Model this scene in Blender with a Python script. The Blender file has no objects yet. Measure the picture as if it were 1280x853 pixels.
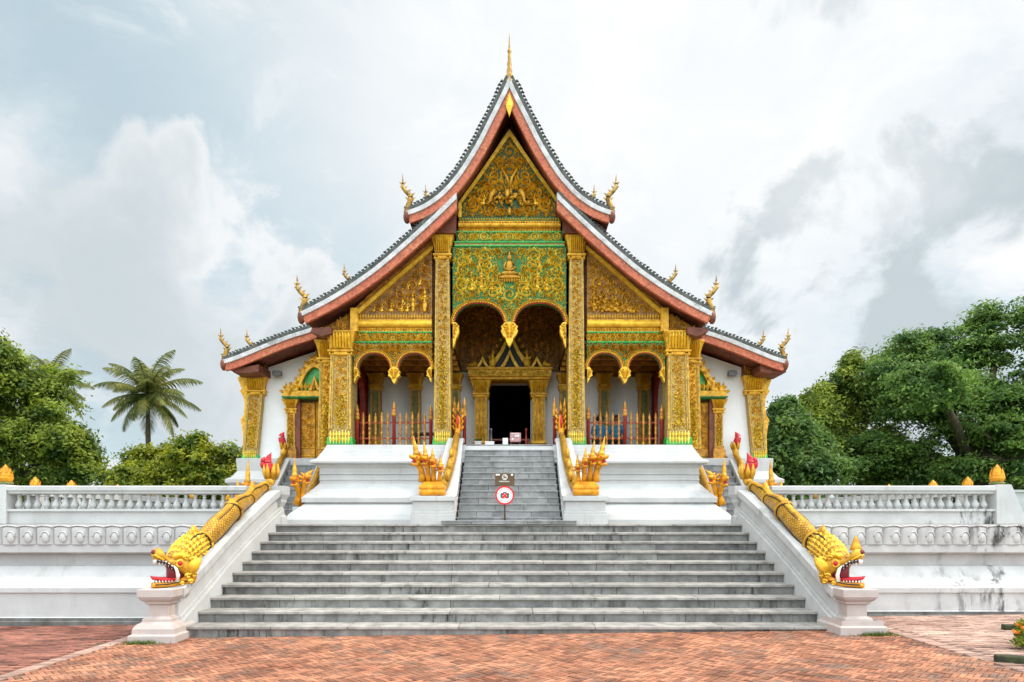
import bpy, bmesh, math, random
import numpy as np
from mathutils import Vector
PI = math.pi
C = bpy.context.scene.collection
scene = bpy.context.scene
# ------------------------------------------------------------------ camera, sky, sun, exposure
cam_d = bpy.data.cameras.new('camera'); cam = bpy.data.objects.new('camera', cam_d); C.objects.link(cam)
cam.location = (0.06, 0, 1.686); cam.rotation_euler = (PI/2, 0, 0)
cam_d.lens = 22.5; cam_d.sensor_width = 36; cam_d.shift_y = 0.1746; cam_d.clip_start = .1; cam_d.clip_end = 5000
scene.camera = cam
SUN_EL, SUN_AZ = 50, 92          # degrees; azimuth clockwise from +Y is turned to the right of the camera
sd = Vector((math.sin(math.radians(SUN_AZ))*math.cos(math.radians(SUN_EL)), math.cos(math.radians(SUN_AZ))*math.cos(math.radians(SUN_EL)), math.sin(math.radians(SUN_EL)))).normalized()
sun_d = bpy.data.lights.new('sun', 'SUN'); sun_d.energy = 2.1; sun_d.angle = math.radians(10); sun_d.color = (1, .90, .74)
sun = bpy.data.objects.new('sun', sun_d); C.objects.link(sun)
sun.rotation_euler = sd.to_track_quat('Z', 'Y').to_euler()
world = bpy.data.worlds.new('World'); scene.world = world; world.use_nodes = True
def build_world():
    nt = world.node_tree; N = nt.nodes; L = nt.links; N.clear()
    def new(t, **k):
        n = N.new(t)
        for a, b in k.items(): setattr(n, a, b)
        return n
    out = new('ShaderNodeOutputWorld'); bg = new('ShaderNodeBackground'); L.new(bg.outputs[0], out.inputs[0])
    sky = new('ShaderNodeTexSky'); sky.sky_type = 'NISHITA'; sky.sun_disc = False
    sky.sun_elevation = math.radians(SUN_EL); sky.sun_rotation = math.atan2(sd.x, sd.y)
    tc = new('ShaderNodeTexCoord')
    def math_(op, a, b=None, c=None, clamp=False):
        n = new('ShaderNodeMath', operation=op); n.use_clamp = clamp
        for i, x in enumerate((a, b, c)):
            if x is None: continue
            if isinstance(x, (int, float)): n.inputs[i].default_value = x
            else: L.new(x, n.inputs[i])
        return n.outputs[0]
    sep = new('ShaderNodeSeparateXYZ'); L.new(tc.outputs['Generated'], sep.inputs[0])
    zc = math_('ADD', math_('MAXIMUM', sep.outputs[2], 0), .32)
    cmb = new('ShaderNodeCombineXYZ'); L.new(math_('DIVIDE', sep.outputs[0], zc), cmb.inputs[0]); L.new(math_('DIVIDE', sep.outputs[1], zc), cmb.inputs[1])
    def noise(scale, detail, dist=0, off=0, src=None, rough=.55):
        n = new('ShaderNodeTexNoise'); n.inputs['Scale'].default_value = scale; n.inputs['Detail'].default_value = detail
        n.inputs['Distortion'].default_value = dist; n.inputs['Roughness'].default_value = rough
        m = new('ShaderNodeMapping'); m.inputs['Location'].default_value = (off, off*.7, off*.3)
        L.new(src or cmb.outputs[0], m.inputs[0]); L.new(m.outputs[0], n.inputs['Vector']); return n.outputs[0]
    def mr(v, a, b, lo=0., hi=1., smooth=True):
        n = new('ShaderNodeMapRange'); n.interpolation_type = 'SMOOTHSTEP' if smooth else 'LINEAR'
        for i, x in enumerate((a, b, lo, hi)): n.inputs[i+1].default_value = x
        L.new(v, n.inputs[0]); return n.outputs[0]
    def blob(px, py, sharp, wob=.05, sx=1., edge=0.):
        d = Vector(((px-640)/800, 1, (650-py)/800)).normalized()
        vs = new('ShaderNodeVectorMath', operation='SUBTRACT'); L.new(tc.outputs['Generated'], vs.inputs[0]); vs.inputs[1].default_value = d
        vm = new('ShaderNodeVectorMath', operation='MULTIPLY'); L.new(vs.outputs[0], vm.inputs[0]); vm.inputs[1].default_value = (1/sx, 1, 1)
        ln = new('ShaderNodeVectorMath', operation='LENGTH'); L.new(vm.outputs[0], ln.inputs[0])
        w = math_('MULTIPLY', math_('SUBTRACT', fine, .5), wob*10)
        return mr(math_('ADD', ln.outputs['Value'], w), sharp*edge, sharp, 1., 0.)
    fine = noise(6.0, 8, .3, 3.1, tc.outputs['Generated'])
    big = noise(1.5, 9, .5, 7.3, None, .62)
    mid = noise(3.2, 9, .4, 1.7, None, .62)
    def mix(f, a, b):
        n = new('ShaderNodeMix', data_type='RGBA'); 
        if isinstance(f, (int, float)): n.inputs[0].default_value = f
        else: L.new(f, n.inputs[0])
        for i, x in ((6, a), (7, b)):
            if isinstance(x, tuple): n.inputs[i].default_value = (*x, 1)
            else: L.new(x, n.inputs[i])
        return n.outputs[2]
    K = 8.9    # cloud radiance in units of the 0.1 background strength
    blue = mix(.72, sky.outputs[0], (.64*K, .80*K, .86*K))
    white = (.95*K, .96*K, .97*K); grey = (.55*K, .63*K, .67*K); bright = (1.02*K, 1.02*K, 1.02*K)
    cover = mr(big, .40, .62)
    cover = math_('MULTIPLY', cover, math_('SUBTRACT', 1, math_('MULTIPLY', blob(395, 230, .34, .04), .9)))
    col = mix(cover, blue, white)
    col = mix(math_('MULTIPLY', blob(900, 170, .75, .02), .8), col, bright)
    col = mix(math_('MULTIPLY', blob(560, 60, .45, .02), .55), col, bright)
    col = mix(math_('MULTIPLY', mr(mid, .52, .74), .16), col, grey)
    col = mix(math_('MULTIPLY', mr(noise(4.0, 10, .6, 4.4, None, .64), .50, .66), .40), col, bright)
    col = mix(math_('MULTIPLY', blob(245, 330, .16, .065, 1.35, .62), .85), col, bright)
    col = mix(math_('MULTIPLY', blob(190, 385, .23, .06, 1.5, .1), .75), col, grey)
    col = mix(math_('MULTIPLY', blob(60, 300, .26, .06, 1.3, .1), .45), col, grey)
    col = mix(math_('MULTIPLY', blob(1155, 365, .165, .07, 1.6, .55), .95), col, grey)
    col = mix(math_('MULTIPLY', blob(1270, 290, .12, .05, 1.2, .1), .4), col, grey)
    col = mix(math_('MULTIPLY', blob(1090, 265, .09, .04, 1.6, .1), .35), col, bright)
    col = mix(math_('MULTIPLY', blob(1045, 5, .045, .04, 1.3, .1), .5), col, grey)
    # cloud deck brightened overhead and behind the viewer as added fill for the fronts
    back = math_('ADD', 1, math_('MULTIPLY', mr(sep.outputs[1], .30, -.35), 2.0))
    back = math_('MULTIPLY', back, math_('ADD', 1, math_('MULTIPLY', mr(sep.outputs[2], .66, .95), 1.0)))
    vm = new('ShaderNodeVectorMath', operation='SCALE'); L.new(col, vm.inputs[0]); L.new(back, vm.inputs['Scale'])
    L.new(vm.outputs[0], bg.inputs[0]); bg.inputs[1].default_value = .1
build_world()
vs = scene.view_settings; vs.view_transform = 'Standard'; vs.look = 'None'; vs.gamma = 1; vs.use_curve_mapping = False; vs.exposure = 0.22
scene.render.engine = 'CYCLES'; scene.cycles.use_denoising = True
scene.cycles.max_bounces = 6; scene.cycles.diffuse_bounces = 3; scene.cycles.transparent_max_bounces = 4; scene.cycles.caustics_reflective = False; scene.cycles.caustics_refractive = False

# ------------------------------------------------------------------ materials
def mat(name, base, rough=.7, metal=0., var=.15, scale=5., bump=.15, bscale=40., island=0., stain=None, stain_amt=.5, stain_thr=.55, streak=(5, 5, .7), hue2=None, spec=.4, extra=None, trans=0.):
    m = bpy.data.materials.new(name); m.use_nodes = True; nt = m.node_tree; N = nt.nodes; L = nt.links
    b = N['Principled BSDF']; b.inputs['Roughness'].default_value = rough; b.inputs['Metallic'].default_value = metal
    b.inputs['Specular IOR Level'].default_value = spec
    geo = N.new('ShaderNodeNewGeometry')
    def noise(sc, det=5, vec=None, rgh=.6):
        n = N.new('ShaderNodeTexNoise'); n.inputs['Scale'].default_value = sc; n.inputs['Detail'].default_value = det; n.inputs['Roughness'].default_value = rgh
        L.new(vec or geo.outputs['Position'], n.inputs['Vector']); return n.outputs[0]
    def mix(f, a, c, mode='MIX'):
        n = N.new('ShaderNodeMix'); n.data_type = 'RGBA'; n.blend_type = mode
        if isinstance(f, (int, float)): n.inputs[0].default_value = f
        else: L.new(f, n.inputs[0])
        for i, x in ((6, a), (7, c)):
            if isinstance(x, tuple): n.inputs[i].default_value = (*x, 1)
            else: L.new(x, n.inputs[i])
        return n.outputs[2]
    def mr(v, a, c, lo=0., hi=1.):
        n = N.new('ShaderNodeMapRange')
        for i, x in enumerate((a, c, lo, hi)): n.inputs[i+1].default_value = x
        L.new(v, n.inputs[0]); return n.outputs[0]
    lo = tuple(max(0, x*(1-var)) for x in base); hi = tuple(min(1, x*(1+var)) for x in base)
    if hue2: hi = hue2
    col = mix(mr(noise(scale), .35, .65), lo, hi)
    if island:
        h = N.new('ShaderNodeHueSaturation'); L.new(col, h.inputs['Color'])
        L.new(mr(geo.outputs['Random Per Island'], 0, 1, 1-island, 1+island), h.inputs['Value'])
        col = h.outputs[0]
    if stain:
        mp = N.new('ShaderNodeMapping'); L.new(geo.outputs['Position'], mp.inputs[0]); mp.inputs['Scale'].default_value = streak
        s1 = mr(noise(1.0, 8, mp.outputs[0], .7), stain_thr, stain_thr+.14)
        mm = N.new('ShaderNodeMath'); mm.operation = 'MULTIPLY'; L.new(s1, mm.inputs[0]); L.new(mr(noise(.7, 3), .42, .62, 0, stain_amt), mm.inputs[1])
        col = mix(mm.outputs[0], col, stain)
    if extra: col = extra(N, L, geo, col, mix, mr, noise, b)
    L.new(col, b.inputs['Base Color'])
    if bump:
        bp = N.new('ShaderNodeBump'); bp.inputs['Strength'].default_value = bump; bp.inputs['Distance'].default_value = .02
        L.new(noise(bscale, 6), bp.inputs['Height']); L.new(bp.outputs[0], b.inputs['Normal'])
    if trans:
        t = N.new('ShaderNodeBsdfTranslucent'); L.new(col, t.inputs[0]); mx = N.new('ShaderNodeMixShader'); mx.inputs[0].default_value = trans
        L.new(b.outputs[0], mx.inputs[1]); L.new(t.outputs[0], mx.inputs[2]); L.new(mx.outputs[0], N['Material Output'].inputs[0])
    return m
def scales_extra(N, L, geo, col, mix, mr, noise, b):
    uv = N.new('ShaderNodeUVMap'); mp = N.new('ShaderNodeMapping'); mp.inputs['Scale'].default_value = (22, 21, 1)
    L.new(uv.outputs[0], mp.inputs[0]); mp.inputs['Rotation'].default_value = (0, 0, PI/4)
    br = N.new('ShaderNodeTexVoronoi'); br.feature = 'DISTANCE_TO_EDGE'; br.inputs['Scale'].default_value = 1.0; br.inputs['Randomness'].default_value = .32
    L.new(mp.outputs[0], br.inputs['Vector'])
    f = mr(br.outputs['Distance'], .04, .2, .9, 0)
    return mix(f, col, (.16, .06, .008))
M = {}
M['white'] = mat('white_plaster', (.465, .46, .447), .85, var=.09, scale=1.6, bump=.1, bscale=30, stain=(.30, .29, .265), stain_amt=.5, stain_thr=.53)
def mould_extra(N, L, geo, col, mix, mr, noise, b):
    sp = N.new('ShaderNodeSeparateXYZ'); L.new(geo.outputs['Position'], sp.inputs[0])
    mp = N.new('ShaderNodeMapping'); L.new(geo.outputs['Position'], mp.inputs[0]); mp.inputs['Scale'].default_value = (5, 5, 1.2)
    def mul(a, c):
        n = N.new('ShaderNodeMath'); n.operation = 'MULTIPLY'; L.new(a, n.inputs[0])
        if isinstance(c, float): n.inputs[1].default_value = c
        else: L.new(c, n.inputs[1])
        return n.outputs[0]
    m = mul(mr(noise(1.0, 8, mp.outputs[0], .72), .50, .60), mr(noise(.9, 3), .47, .60))
    return mix(mul(m, mr(sp.outputs[0], 6.4, 8.2, .15, .95)), col, (.035, .036, .03))
M['white_mould'] = mat('mould_streaked_white_plaster', (.48, .47, .455), .85, var=.1, scale=2.5, bump=.12, bscale=25, extra=mould_extra)
M['white_lit'] = mat('lit_white_limewash', (.80, .80, .79), .85, var=.03, scale=2, bump=.06, bscale=30, stain=(.5, .48, .45), stain_amt=.3)  # brightness painted into the plaster to offset shade under the eaves and porch
M['white_old'] = mat('weathered_white_plaster', (.455, .45, .437), .85, var=.1, scale=2.5, bump=.14, bscale=25, stain=(.20, .19, .165), stain_amt=.8, stain_thr=.50, streak=(6, 6, .9))
M['white_warm'] = mat('warm_white_plaster', (.44, .38, .35), .85, var=.07, scale=4, bump=.15, bscale=25, stain=(.42, .27, .2), stain_amt=.55, stain_thr=.5, streak=(4, 4, .9))
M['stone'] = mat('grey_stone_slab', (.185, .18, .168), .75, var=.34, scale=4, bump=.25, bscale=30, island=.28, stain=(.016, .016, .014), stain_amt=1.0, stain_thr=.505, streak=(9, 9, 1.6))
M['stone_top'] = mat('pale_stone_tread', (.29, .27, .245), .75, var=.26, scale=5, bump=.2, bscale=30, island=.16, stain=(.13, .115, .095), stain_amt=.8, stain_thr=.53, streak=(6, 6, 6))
M['stone_blue'] = mat('bluish_grey_slab', (.225, .225, .22), .7, var=.25, scale=4, bump=.15, bscale=30, island=.22, stain=(.13, .12, .11), stain_amt=.6, stain_thr=.52, streak=(7, 7, 3))
M['grime'] = mat('blackened_plaster_foot', (.12, .118, .11), .9, var=.5, scale=3, bump=.3, bscale=20)
M['gold'] = mat('gilded_relief', (.92, .48, .02), .4, metal=.2, var=.28, scale=9, bump=.2, bscale=60, hue2=(.96, .60, .05))
M['gold_lime'] = mat('bright_gilded_relief', (.94, .60, .035), .42, metal=.2, var=.28, scale=7, bump=.2, bscale=60, hue2=(.97, .76, .12))
M['gold_old'] = mat('worn_gilding', (.80, .38, .02), .48, metal=.2, var=.4, scale=8, bump=.25, bscale=50, hue2=(.90, .50, .035))
M['bronze'] = mat('tarnished_gold', (.20, .115, .03), .45, metal=.35, var=.4, scale=10, bump=.25, hue2=(.50, .28, .04))
M['gold_dim'] = mat('darkened_bronze_relief', (.48, .22, .025), .5, metal=.25, var=.45, scale=8, bump=.25, bscale=50)
M['gold_paint'] = mat('yellow_gold_paint', (.58, .27, .014), .45, metal=.3, var=.25, scale=7, bump=.5, bscale=28, hue2=(.72, .39, .03), stain=(.18, .07, .012), stain_amt=.85, stain_thr=.49, streak=(14, 14, 14))
M['gold_scale'] = mat('gold_scales', (.54, .27, .016), .45, metal=.3, var=.28, scale=7, bump=.4, bscale=30, hue2=(.70, .40, .04), stain=(.20, .085, .012), stain_amt=.85, stain_thr=.49, streak=(12, 12, 12), extra=scales_extra)
M['gold_orange'] = mat('orange_gold_paint', (.66, .27, .01), .45, metal=.25, var=.28, scale=9, bump=.25, bscale=45)
M['green'] = mat('emerald_ground', (.03, .165, .03), .5, var=.4, scale=9, bump=.1)
M['green_deep'] = mat('deep_green_ground', (.015, .08, .025), .5, var=.5, scale=9, bump=.1)
M['green_bright'] = mat('bright_green_glass', (.03, .36, .055), .3, var=.35, scale=12, bump=.1)
M['picket'] = mat('worn_red_gold_paint', (.40, .13, .025), .5, metal=.15, var=.4, scale=16, bump=.2, hue2=(.62, .30, .035))
M['gold_trim'] = mat('dull_gold_trim', (.52, .28, .035), .5, metal=.2, var=.35, scale=14, bump=.25, hue2=(.66, .42, .08))
M['green_dull'] = mat('mossy_green_ground', (.10, .24, .06), .55, var=.45, scale=10, bump=.1, hue2=(.30, .20, .06))
M['brown_bg'] = mat('dark_lacquer_ground', (.27, .125, .02), .5, var=.45, scale=8, bump=.15)
M['column_bg'] = mat('mosaic_shaft', (.44, .25, .045), .45, metal=.15, var=.45, scale=26, bump=.3, bscale=60, hue2=(.58, .42, .14))
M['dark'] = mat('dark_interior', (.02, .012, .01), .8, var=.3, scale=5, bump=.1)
M['red_board'] = mat('red_bargeboard', (.48, .125, .065), .65, var=.28, scale=14, bump=.35, bscale=50, stain=(.62, .29, .12), stain_amt=.8, stain_thr=.50, streak=(16, 16, 16))
M['red_wood'] = mat('dark_red_wood', (.17, .05, .025), .6, var=.35, scale=6, bump=.2, bscale=30)
M['red_paint'] = mat('red_paint', (.34, .035, .02), .5, var=.2, scale=8, bump=.1)
M['red_bright'] = mat('crimson_paint', (.52, .012, .022), .4, var=.2, scale=8, bump=.1)
M['tile'] = mat('dark_roof_tile', (.05, .058, .055), .7, var=.4, scale=9, bump=.5, bscale=14, island=.25, hue2=(.10, .105, .09))
M['white_band'] = mat('weathered_white_verge', (.54, .52, .52), .8, var=.2, scale=5, bump=.15, stain=(.2, .19, .17), stain_amt=.7, stain_thr=.52, streak=(4, 4, 4))
M['tooth'] = mat('ivory_paint', (.8, .76, .66), .4, var=.1, bump=.05)
M['black'] = mat('black_paint', (.015, .015, .016), .5, var=.2, bump=.05)
M['mouth'] = mat('dark_red_mouth', (.16, .008, .012), .5, var=.3, bump=.1)
M['metal'] = mat('rusty_pole', (.13, .08, .055), .6, metal=.4, var=.4, scale=20, bump=.2)
M['signbrown'] = mat('brown_sign_board', (.105, .06, .022), .5, var=.12, scale=10, bump=.05)
M['signwhite'] = mat('white_sign_enamel', (.80, .80, .78), .4, var=.04, bump=.02)
M['signred'] = mat('red_sign_enamel', (.62, .012, .02), .4, var=.1, bump=.02)
M['teal'] = mat('dark_teal_print', (.01, .10, .085), .5, var=.2, bump=.02)
M['pink'] = mat('pink_box_print', (.55, .30, .30), .5, var=.3, scale=20, bump=.05)
M['cloth'] = mat('blue_shirt_cloth', (.03, .20, .36), .9, var=.2, bump=.1)
M['trouser'] = mat('dark_trouser_cloth', (.02, .02, .025), .9, var=.2, bump=.1)
M['skin'] = mat('skin', (.38, .21, .13), .6, var=.08, bump=.05)
M['grassm'] = mat('grass_blades', (.07, .16, .02), .7, var=.5, scale=20, bump=0, island=.4, hue2=(.17, .21, .04), trans=.25)
M['lawn'] = mat('lawn_ground', (.05, .10, .025), .9, var=.5, scale=1.5, bump=.5, bscale=12)
M['soil'] = mat('dry_mortar_bed', (.085, .06, .045), .95, var=.35, scale=3, bump=.4, bscale=60)
M['brick'] = mat('orange_brick_paver', (.315, .115, .06), .88, var=.32, scale=1.3, bump=.4, bscale=45, island=.45, hue2=(.41, .18, .10), stain=(.15, .105, .08), stain_amt=.95, stain_thr=.47, streak=(3, 3, 3))
M['brick_pale'] = mat('dusty_pink_paver', (.36, .20, .15), .85, var=.27, scale=1.1, bump=.35, bscale=45, island=.3, hue2=(.45, .29, .225), stain=(.14, .09, .07), stain_amt=.8, stain_thr=.5, streak=(3, 3, 3))
M['brick_dark'] = mat('dark_red_paver', (.20, .065, .042), .85, var=.35, scale=1.1, bump=.35, bscale=45, island=.4, hue2=(.30, .12, .08), stain=(.06, .045, .03), stain_amt=.8, stain_thr=.52, streak=(3, 3, 3))
M['kerb'] = mat('mossy_black_stone', (.02, .021, .016), .9, var=.5, scale=8, bump=.4, bscale=25, hue2=(.045, .05, .018))
M['lamp'] = mat('grey_lamp_housing', (.18, .18, .18), .5, metal=.5, var=.1, bump=.05)
M['petal_orange'] = mat('orange_petals', (.75, .25, .02), .6, var=.3, scale=30, bump=0, island=.3, trans=.2)
def leafmat(name, a, b, island=.35): return mat(name, a, .55, var=.3, scale=.95, bump=0, island=island, hue2=b, trans=.5, spec=.3)
M['leaf_mid'] = leafmat('mid_green_leaves', (.05, .13, .02), (.35, .41, .05))
M['leaf_bush'] = leafmat('yellowish_leaves', (.065, .15, .015), (.40, .40, .025))
M['leaf_dark'] = leafmat('deep_green_leaves', (.05, .13, .032), (.17, .27, .055))
M['leaf_rain'] = leafmat('rain_tree_leaves', (.045, .135, .035), (.22, .34, .06))
M['palm'] = leafmat('palm_leaflets', (.10, .14, .03), (.26, .25, .06))
M['bark'] = mat('brown_bark', (.10, .075, .05), .9, var=.3, scale=4, bump=.5, bscale=20)

# ------------------------------------------------------------------ mesh helpers
def wloc(o):
    v = Vector((0, 0, 0))
    while o is not None:
        v += o.location; o = o.parent
    return v
class MB:
    def __init__(s): s.v = []; s.f = []; s.uv = {}; s.sm = set()
    def add(s, vs, fs, smooth=False):
        n = len(s.v); s.v += [tuple(p) for p in vs]
        for f in fs:
            if smooth: s.sm.add(len(s.f))
            s.f.append(tuple(i+n for i in f))
        return n
    def box(s, x0, x1, y0, y1, z0, z1):
        s.add([(x, y, z) for z in (z0, z1) for y in (y0, y1) for x in (x0, x1)],
              [(0, 2, 3, 1), (4, 5, 7, 6), (0, 1, 5, 4), (2, 6, 7, 3), (0, 4, 6, 2), (1, 3, 7, 5)])
    def hexa(s, lo, hi):      # two quads
        s.add(list(lo)+list(hi), [(3, 2, 1, 0), (4, 5, 6, 7), (0, 1, 5, 4), (1, 2, 6, 5), (2, 3, 7, 6), (3, 0, 4, 7)])
    def prism(s, poly, a, b, axis='y'):
        def P(p, t): return {'y': (p[0], t, p[1]), 'x': (t, p[0], p[1]), 'z': (p[0], p[1], t)}[axis]
        n = len(poly)
        s.add([P(p, a) for p in poly]+[P(p, b) for p in poly],
              [tuple(range(n)), tuple(range(2*n-1, n-1, -1))]+[(i, (i+1) % n, n+(i+1) % n, n+i) for i in range(n)])
    def strip(s, A, B, a, b, axis='y'):   # solid between polylines A and B extruded a..b
        for i in range(len(A)-1): s.prism([A[i], A[i+1], B[i+1], B[i]], a, b, axis)
    def band(s, A, B, a, b, axis='y'):    # same, as one closed shell
        def P(p, t): return {'y': (p[0], t, p[1]), 'x': (t, p[0], p[1])}[axis]
        n = len(A); vs = [P(p, a) for p in A]+[P(p, a) for p in B]+[P(p, b) for p in A]+[P(p, b) for p in B]; fs = []
        for i in range(n-1):
            fs += [(i, i+1, n+i+1, n+i), (2*n+i, 3*n+i, 3*n+i+1, 2*n+i+1), (i, 2*n+i, 2*n+i+1, i+1), (n+i, n+i+1, 3*n+i+1, 3*n+i)]
        fs += [(0, n, 3*n, 2*n), (n-1, 3*n-1, 4*n-1, 2*n-1)]
        s.add(vs, fs)
    def mould(s, x0, x1, y0, y1, prof, cap=True):    # rectangular footprint, profile = [(offset, z)...]
        n = len(prof); vs = []
        for o, z in prof: vs += [(x0-o, y0-o, z), (x1+o, y0-o, z), (x1+o, y1+o, z), (x0-o, y1+o, z)]
        fs = []
        for i in range(n-1):
            for k in range(4): fs.append((4*i+k, 4*i+(k+1) % 4, 4*i+4+(k+1) % 4, 4*i+4+k))
        if cap: fs += [(3, 2, 1, 0), tuple(4*(n-1)+k for k in range(4))]
        s.add(vs, fs)
    def lathe(s, c, prof, n=10, smooth=True, axis=None):
        vs = []; fs = []
        for r, z in prof:
            for k in range(n): vs.append((c[0]+r*math.cos(2*PI*k/n), c[1]+r*math.sin(2*PI*k/n), c[2]+z))
        for i in range(len(prof)-1):
            for k in range(n): fs.append((i*n+k, i*n+(k+1) % n, (i+1)*n+(k+1) % n, (i+1)*n+k))
        fs += [tuple(range(n-1, -1, -1)), tuple((len(prof)-1)*n+k for k in range(n))]
        s.add(vs, fs, smooth)
    def ell(s, c, rx, ry, rz, n=10, m=6):
        vs = [(c[0], c[1], c[2]-rz)]; fs = []
        for i in range(1, m):
            t = -PI/2+PI*i/m
            for k in range(n): vs.append((c[0]+rx*math.cos(t)*math.cos(2*PI*k/n), c[1]+ry*math.cos(t)*math.sin(2*PI*k/n), c[2]+rz*math.sin(t)))
        vs.append((c[0], c[1], c[2]+rz)); last = len(vs)-1
        for k in range(n): fs.append((0, 1+(k+1) % n, 1+k)); fs.append((last, 1+(m-2)*n+k, 1+(m-2)*n+(k+1) % n))
        for i in range(m-2):
            for k in range(n): fs.append((1+i*n+k, 1+i*n+(k+1) % n, 1+(i+1)*n+(k+1) % n, 1+(i+1)*n+k))
        s.add(vs, fs, True)
    def tube(s, pts, rad, n=8, fu=1., fv=1., up=(0, 0, 1), uvs=False, smooth=True):
        pts = [Vector(p) for p in pts]; rad = rad if isinstance(rad, (list, tuple)) else [rad]*len(pts)
        vs = []; fs = []; L = 0; base = len(s.v)
        for i, p in enumerate(pts):
            t = (pts[min(i+1, len(pts)-1)]-pts[max(i-1, 0)]).normalized()
            U = Vector(up)-t*Vector(up).dot(t)
            if U.length < 1e-3: U = Vector((0, 1, 0))-t*t.y
            U.normalize(); V = t.cross(U)
            if i: L += (p-pts[i-1]).length
            for k in range(n):
                a = 2*PI*k/n
                vs.append(p+V*(math.cos(a)*rad[i]*fu)+U*(math.sin(a)*rad[i]*fv))
                if uvs: s.uv[base+len(vs)-1] = (k/n, L)
        for i in range(len(pts)-1):
            for k in range(n): fs.append((i*n+k, i*n+(k+1) % n, (i+1)*n+(k+1) % n, (i+1)*n+k))
        fs += [tuple(range(n-1, -1, -1)), tuple((len(pts)-1)*n+k for k in range(n))]
        s.add(vs, fs, smooth)
    def loft(s, secs, smooth=True):
        n = len(secs[0]); vs = [p for q in secs for p in q]; fs = []
        for i in range(len(secs)-1):
            for k in range(n): fs.append((i*n+k, i*n+(k+1) % n, (i+1)*n+(k+1) % n, (i+1)*n+k))
        fs += [tuple(range(n-1, -1, -1)), tuple((len(secs)-1)*n+k for k in range(n))]
        s.add(vs, fs, smooth)
    def build(s, name, m, parent=None, bevel=0, recalc=True):
        off = wloc(parent)
        me = bpy.data.meshes.new(name)
        me.from_pydata([(x-off.x, y-off.y, z-off.z) for x, y, z in s.v], [], s.f)
        if s.sm:
            sm = [i in s.sm for i in range(len(s.f))]; me.polygons.foreach_set('use_smooth', sm)
        if s.uv:
            ul = me.uv_layers.new(name='UVMap'); d = ul.data
            for li, l in enumerate(me.loops):
                d[li].uv = s.uv.get(l.vertex_index, (0, 0))
            for p in me.polygons:     # mend the seam
                us = [d[l].uv[0] for l in p.loop_indices]
                if max(us)-min(us) > .5:
                    for l in p.loop_indices:
                        if d[l].uv[0] < .5: d[l].uv = (d[l].uv[0]+1, d[l].uv[1])
        me.materials.append(M[m] if isinstance(m, str) else m)
        if recalc:
            bm = bmesh.new(); bm.from_mesh(me); bmesh.ops.recalc_face_normals(bm, faces=bm.faces); bm.to_mesh(me); bm.free()
        o = bpy.data.objects.new(name, me); C.objects.link(o); o.parent = parent
        if bevel:
            b = o.modifiers.new('bevel', 'BEVEL'); b.width = bevel; b.segments = 2; b.limit_method = 'ANGLE'
        return o
def tag(o, label, cat, group=None, kind=None):
    o['label'] = label; o['category'] = cat
    if group: o['group'] = group
    if kind: o['kind'] = kind
    return o
def thing(name, loc, label, cat, group=None):
    o = bpy.data.objects.new(name, None); o.location = loc; o.empty_display_size = .1; C.objects.link(o)
    return tag(o, label, cat, group)
def struct(o): o['kind'] = 'structure'; return o
def copy_tree(o, loc=None, label=None, parent=None, rotz=None, scale=None):
    c = o.copy(); C.objects.link(c); c.parent = parent
    if loc is not None: c.location = loc
    if label: c['label'] = label
    if rotz is not None: c.rotation_euler = (0, 0, rotz)
    if scale is not None: c.scale = scale
    for ch in list(o.children): copy_tree(ch, parent=c)
    return c
def sm(pts, rad, k=4):
    P = [Vector(p) for p in pts]; out = []; rr = []
    for i in range(len(P)-1):
        a, b, c, d = P[max(0, i-1)], P[i], P[i+1], P[min(len(P)-1, i+2)]
        for j in range(k):
            t = j/k; out.append(.5*((2*b)+(c-a)*t+(2*a-5*b+4*c-d)*t*t+(3*b-a-3*c+d)*t**3)); rr.append(rad[i]+(rad[i+1]-rad[i])*(3*t*t-2*t**3))
    return out+[P[-1]], rr+[rad[-1]]
def lerp(a, b, t): return a+(b-a)*t
def interp(P, x):
    if x <= P[0][0]: return P[0][1]
    for (a, b), (c, d) in zip(P, P[1:]):
        if x <= c: return b+(d-b)*(x-a)/(c-a)
    return P[-1][1]
SIDE = {-1: 'left', 1: 'right'}

# ------------------------------------------------------------------ carved scrollwork
def ribbon(mb, pts, w, P, h):
    n = len(pts); vs = []; fs = []
    for i, (x, z) in enumerate(pts):
        a = pts[max(i-1, 0)]; b = pts[min(i+1, n-1)]
        dx, dz = b[0]-a[0], b[1]-a[1]; l = math.hypot(dx, dz) or 1; nx, nz = -dz/l, dx/l; ww = w[i] if isinstance(w, list) else w
        vs += [P(x+nx*ww, z+nz*ww, 0), P(x, z, h), P(x-nx*ww, z-nz*ww, 0)]
    for i in range(n-1): k = 3*i; fs += [(k, k+1, k+4, k+3), (k+1, k+2, k+5, k+4)]
    mb.add(vs, fs)
def leaf(mb, x, z, ang, ln, wd, P, h):
    c, s_ = math.cos(ang), math.sin(ang)
    q = [(0, 0), (ln*.45, wd), (ln, 0), (ln*.45, -wd)]
    vs = [P(x+c*a-s_*b, z+s_*a+c*b, 0) for a, b in q]+[P(x+c*ln*.45, z+s_*ln*.45, h)]
    mb.add(vs, [(0, 1, 4), (1, 2, 4), (2, 3, 4), (3, 0, 4)])
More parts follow.
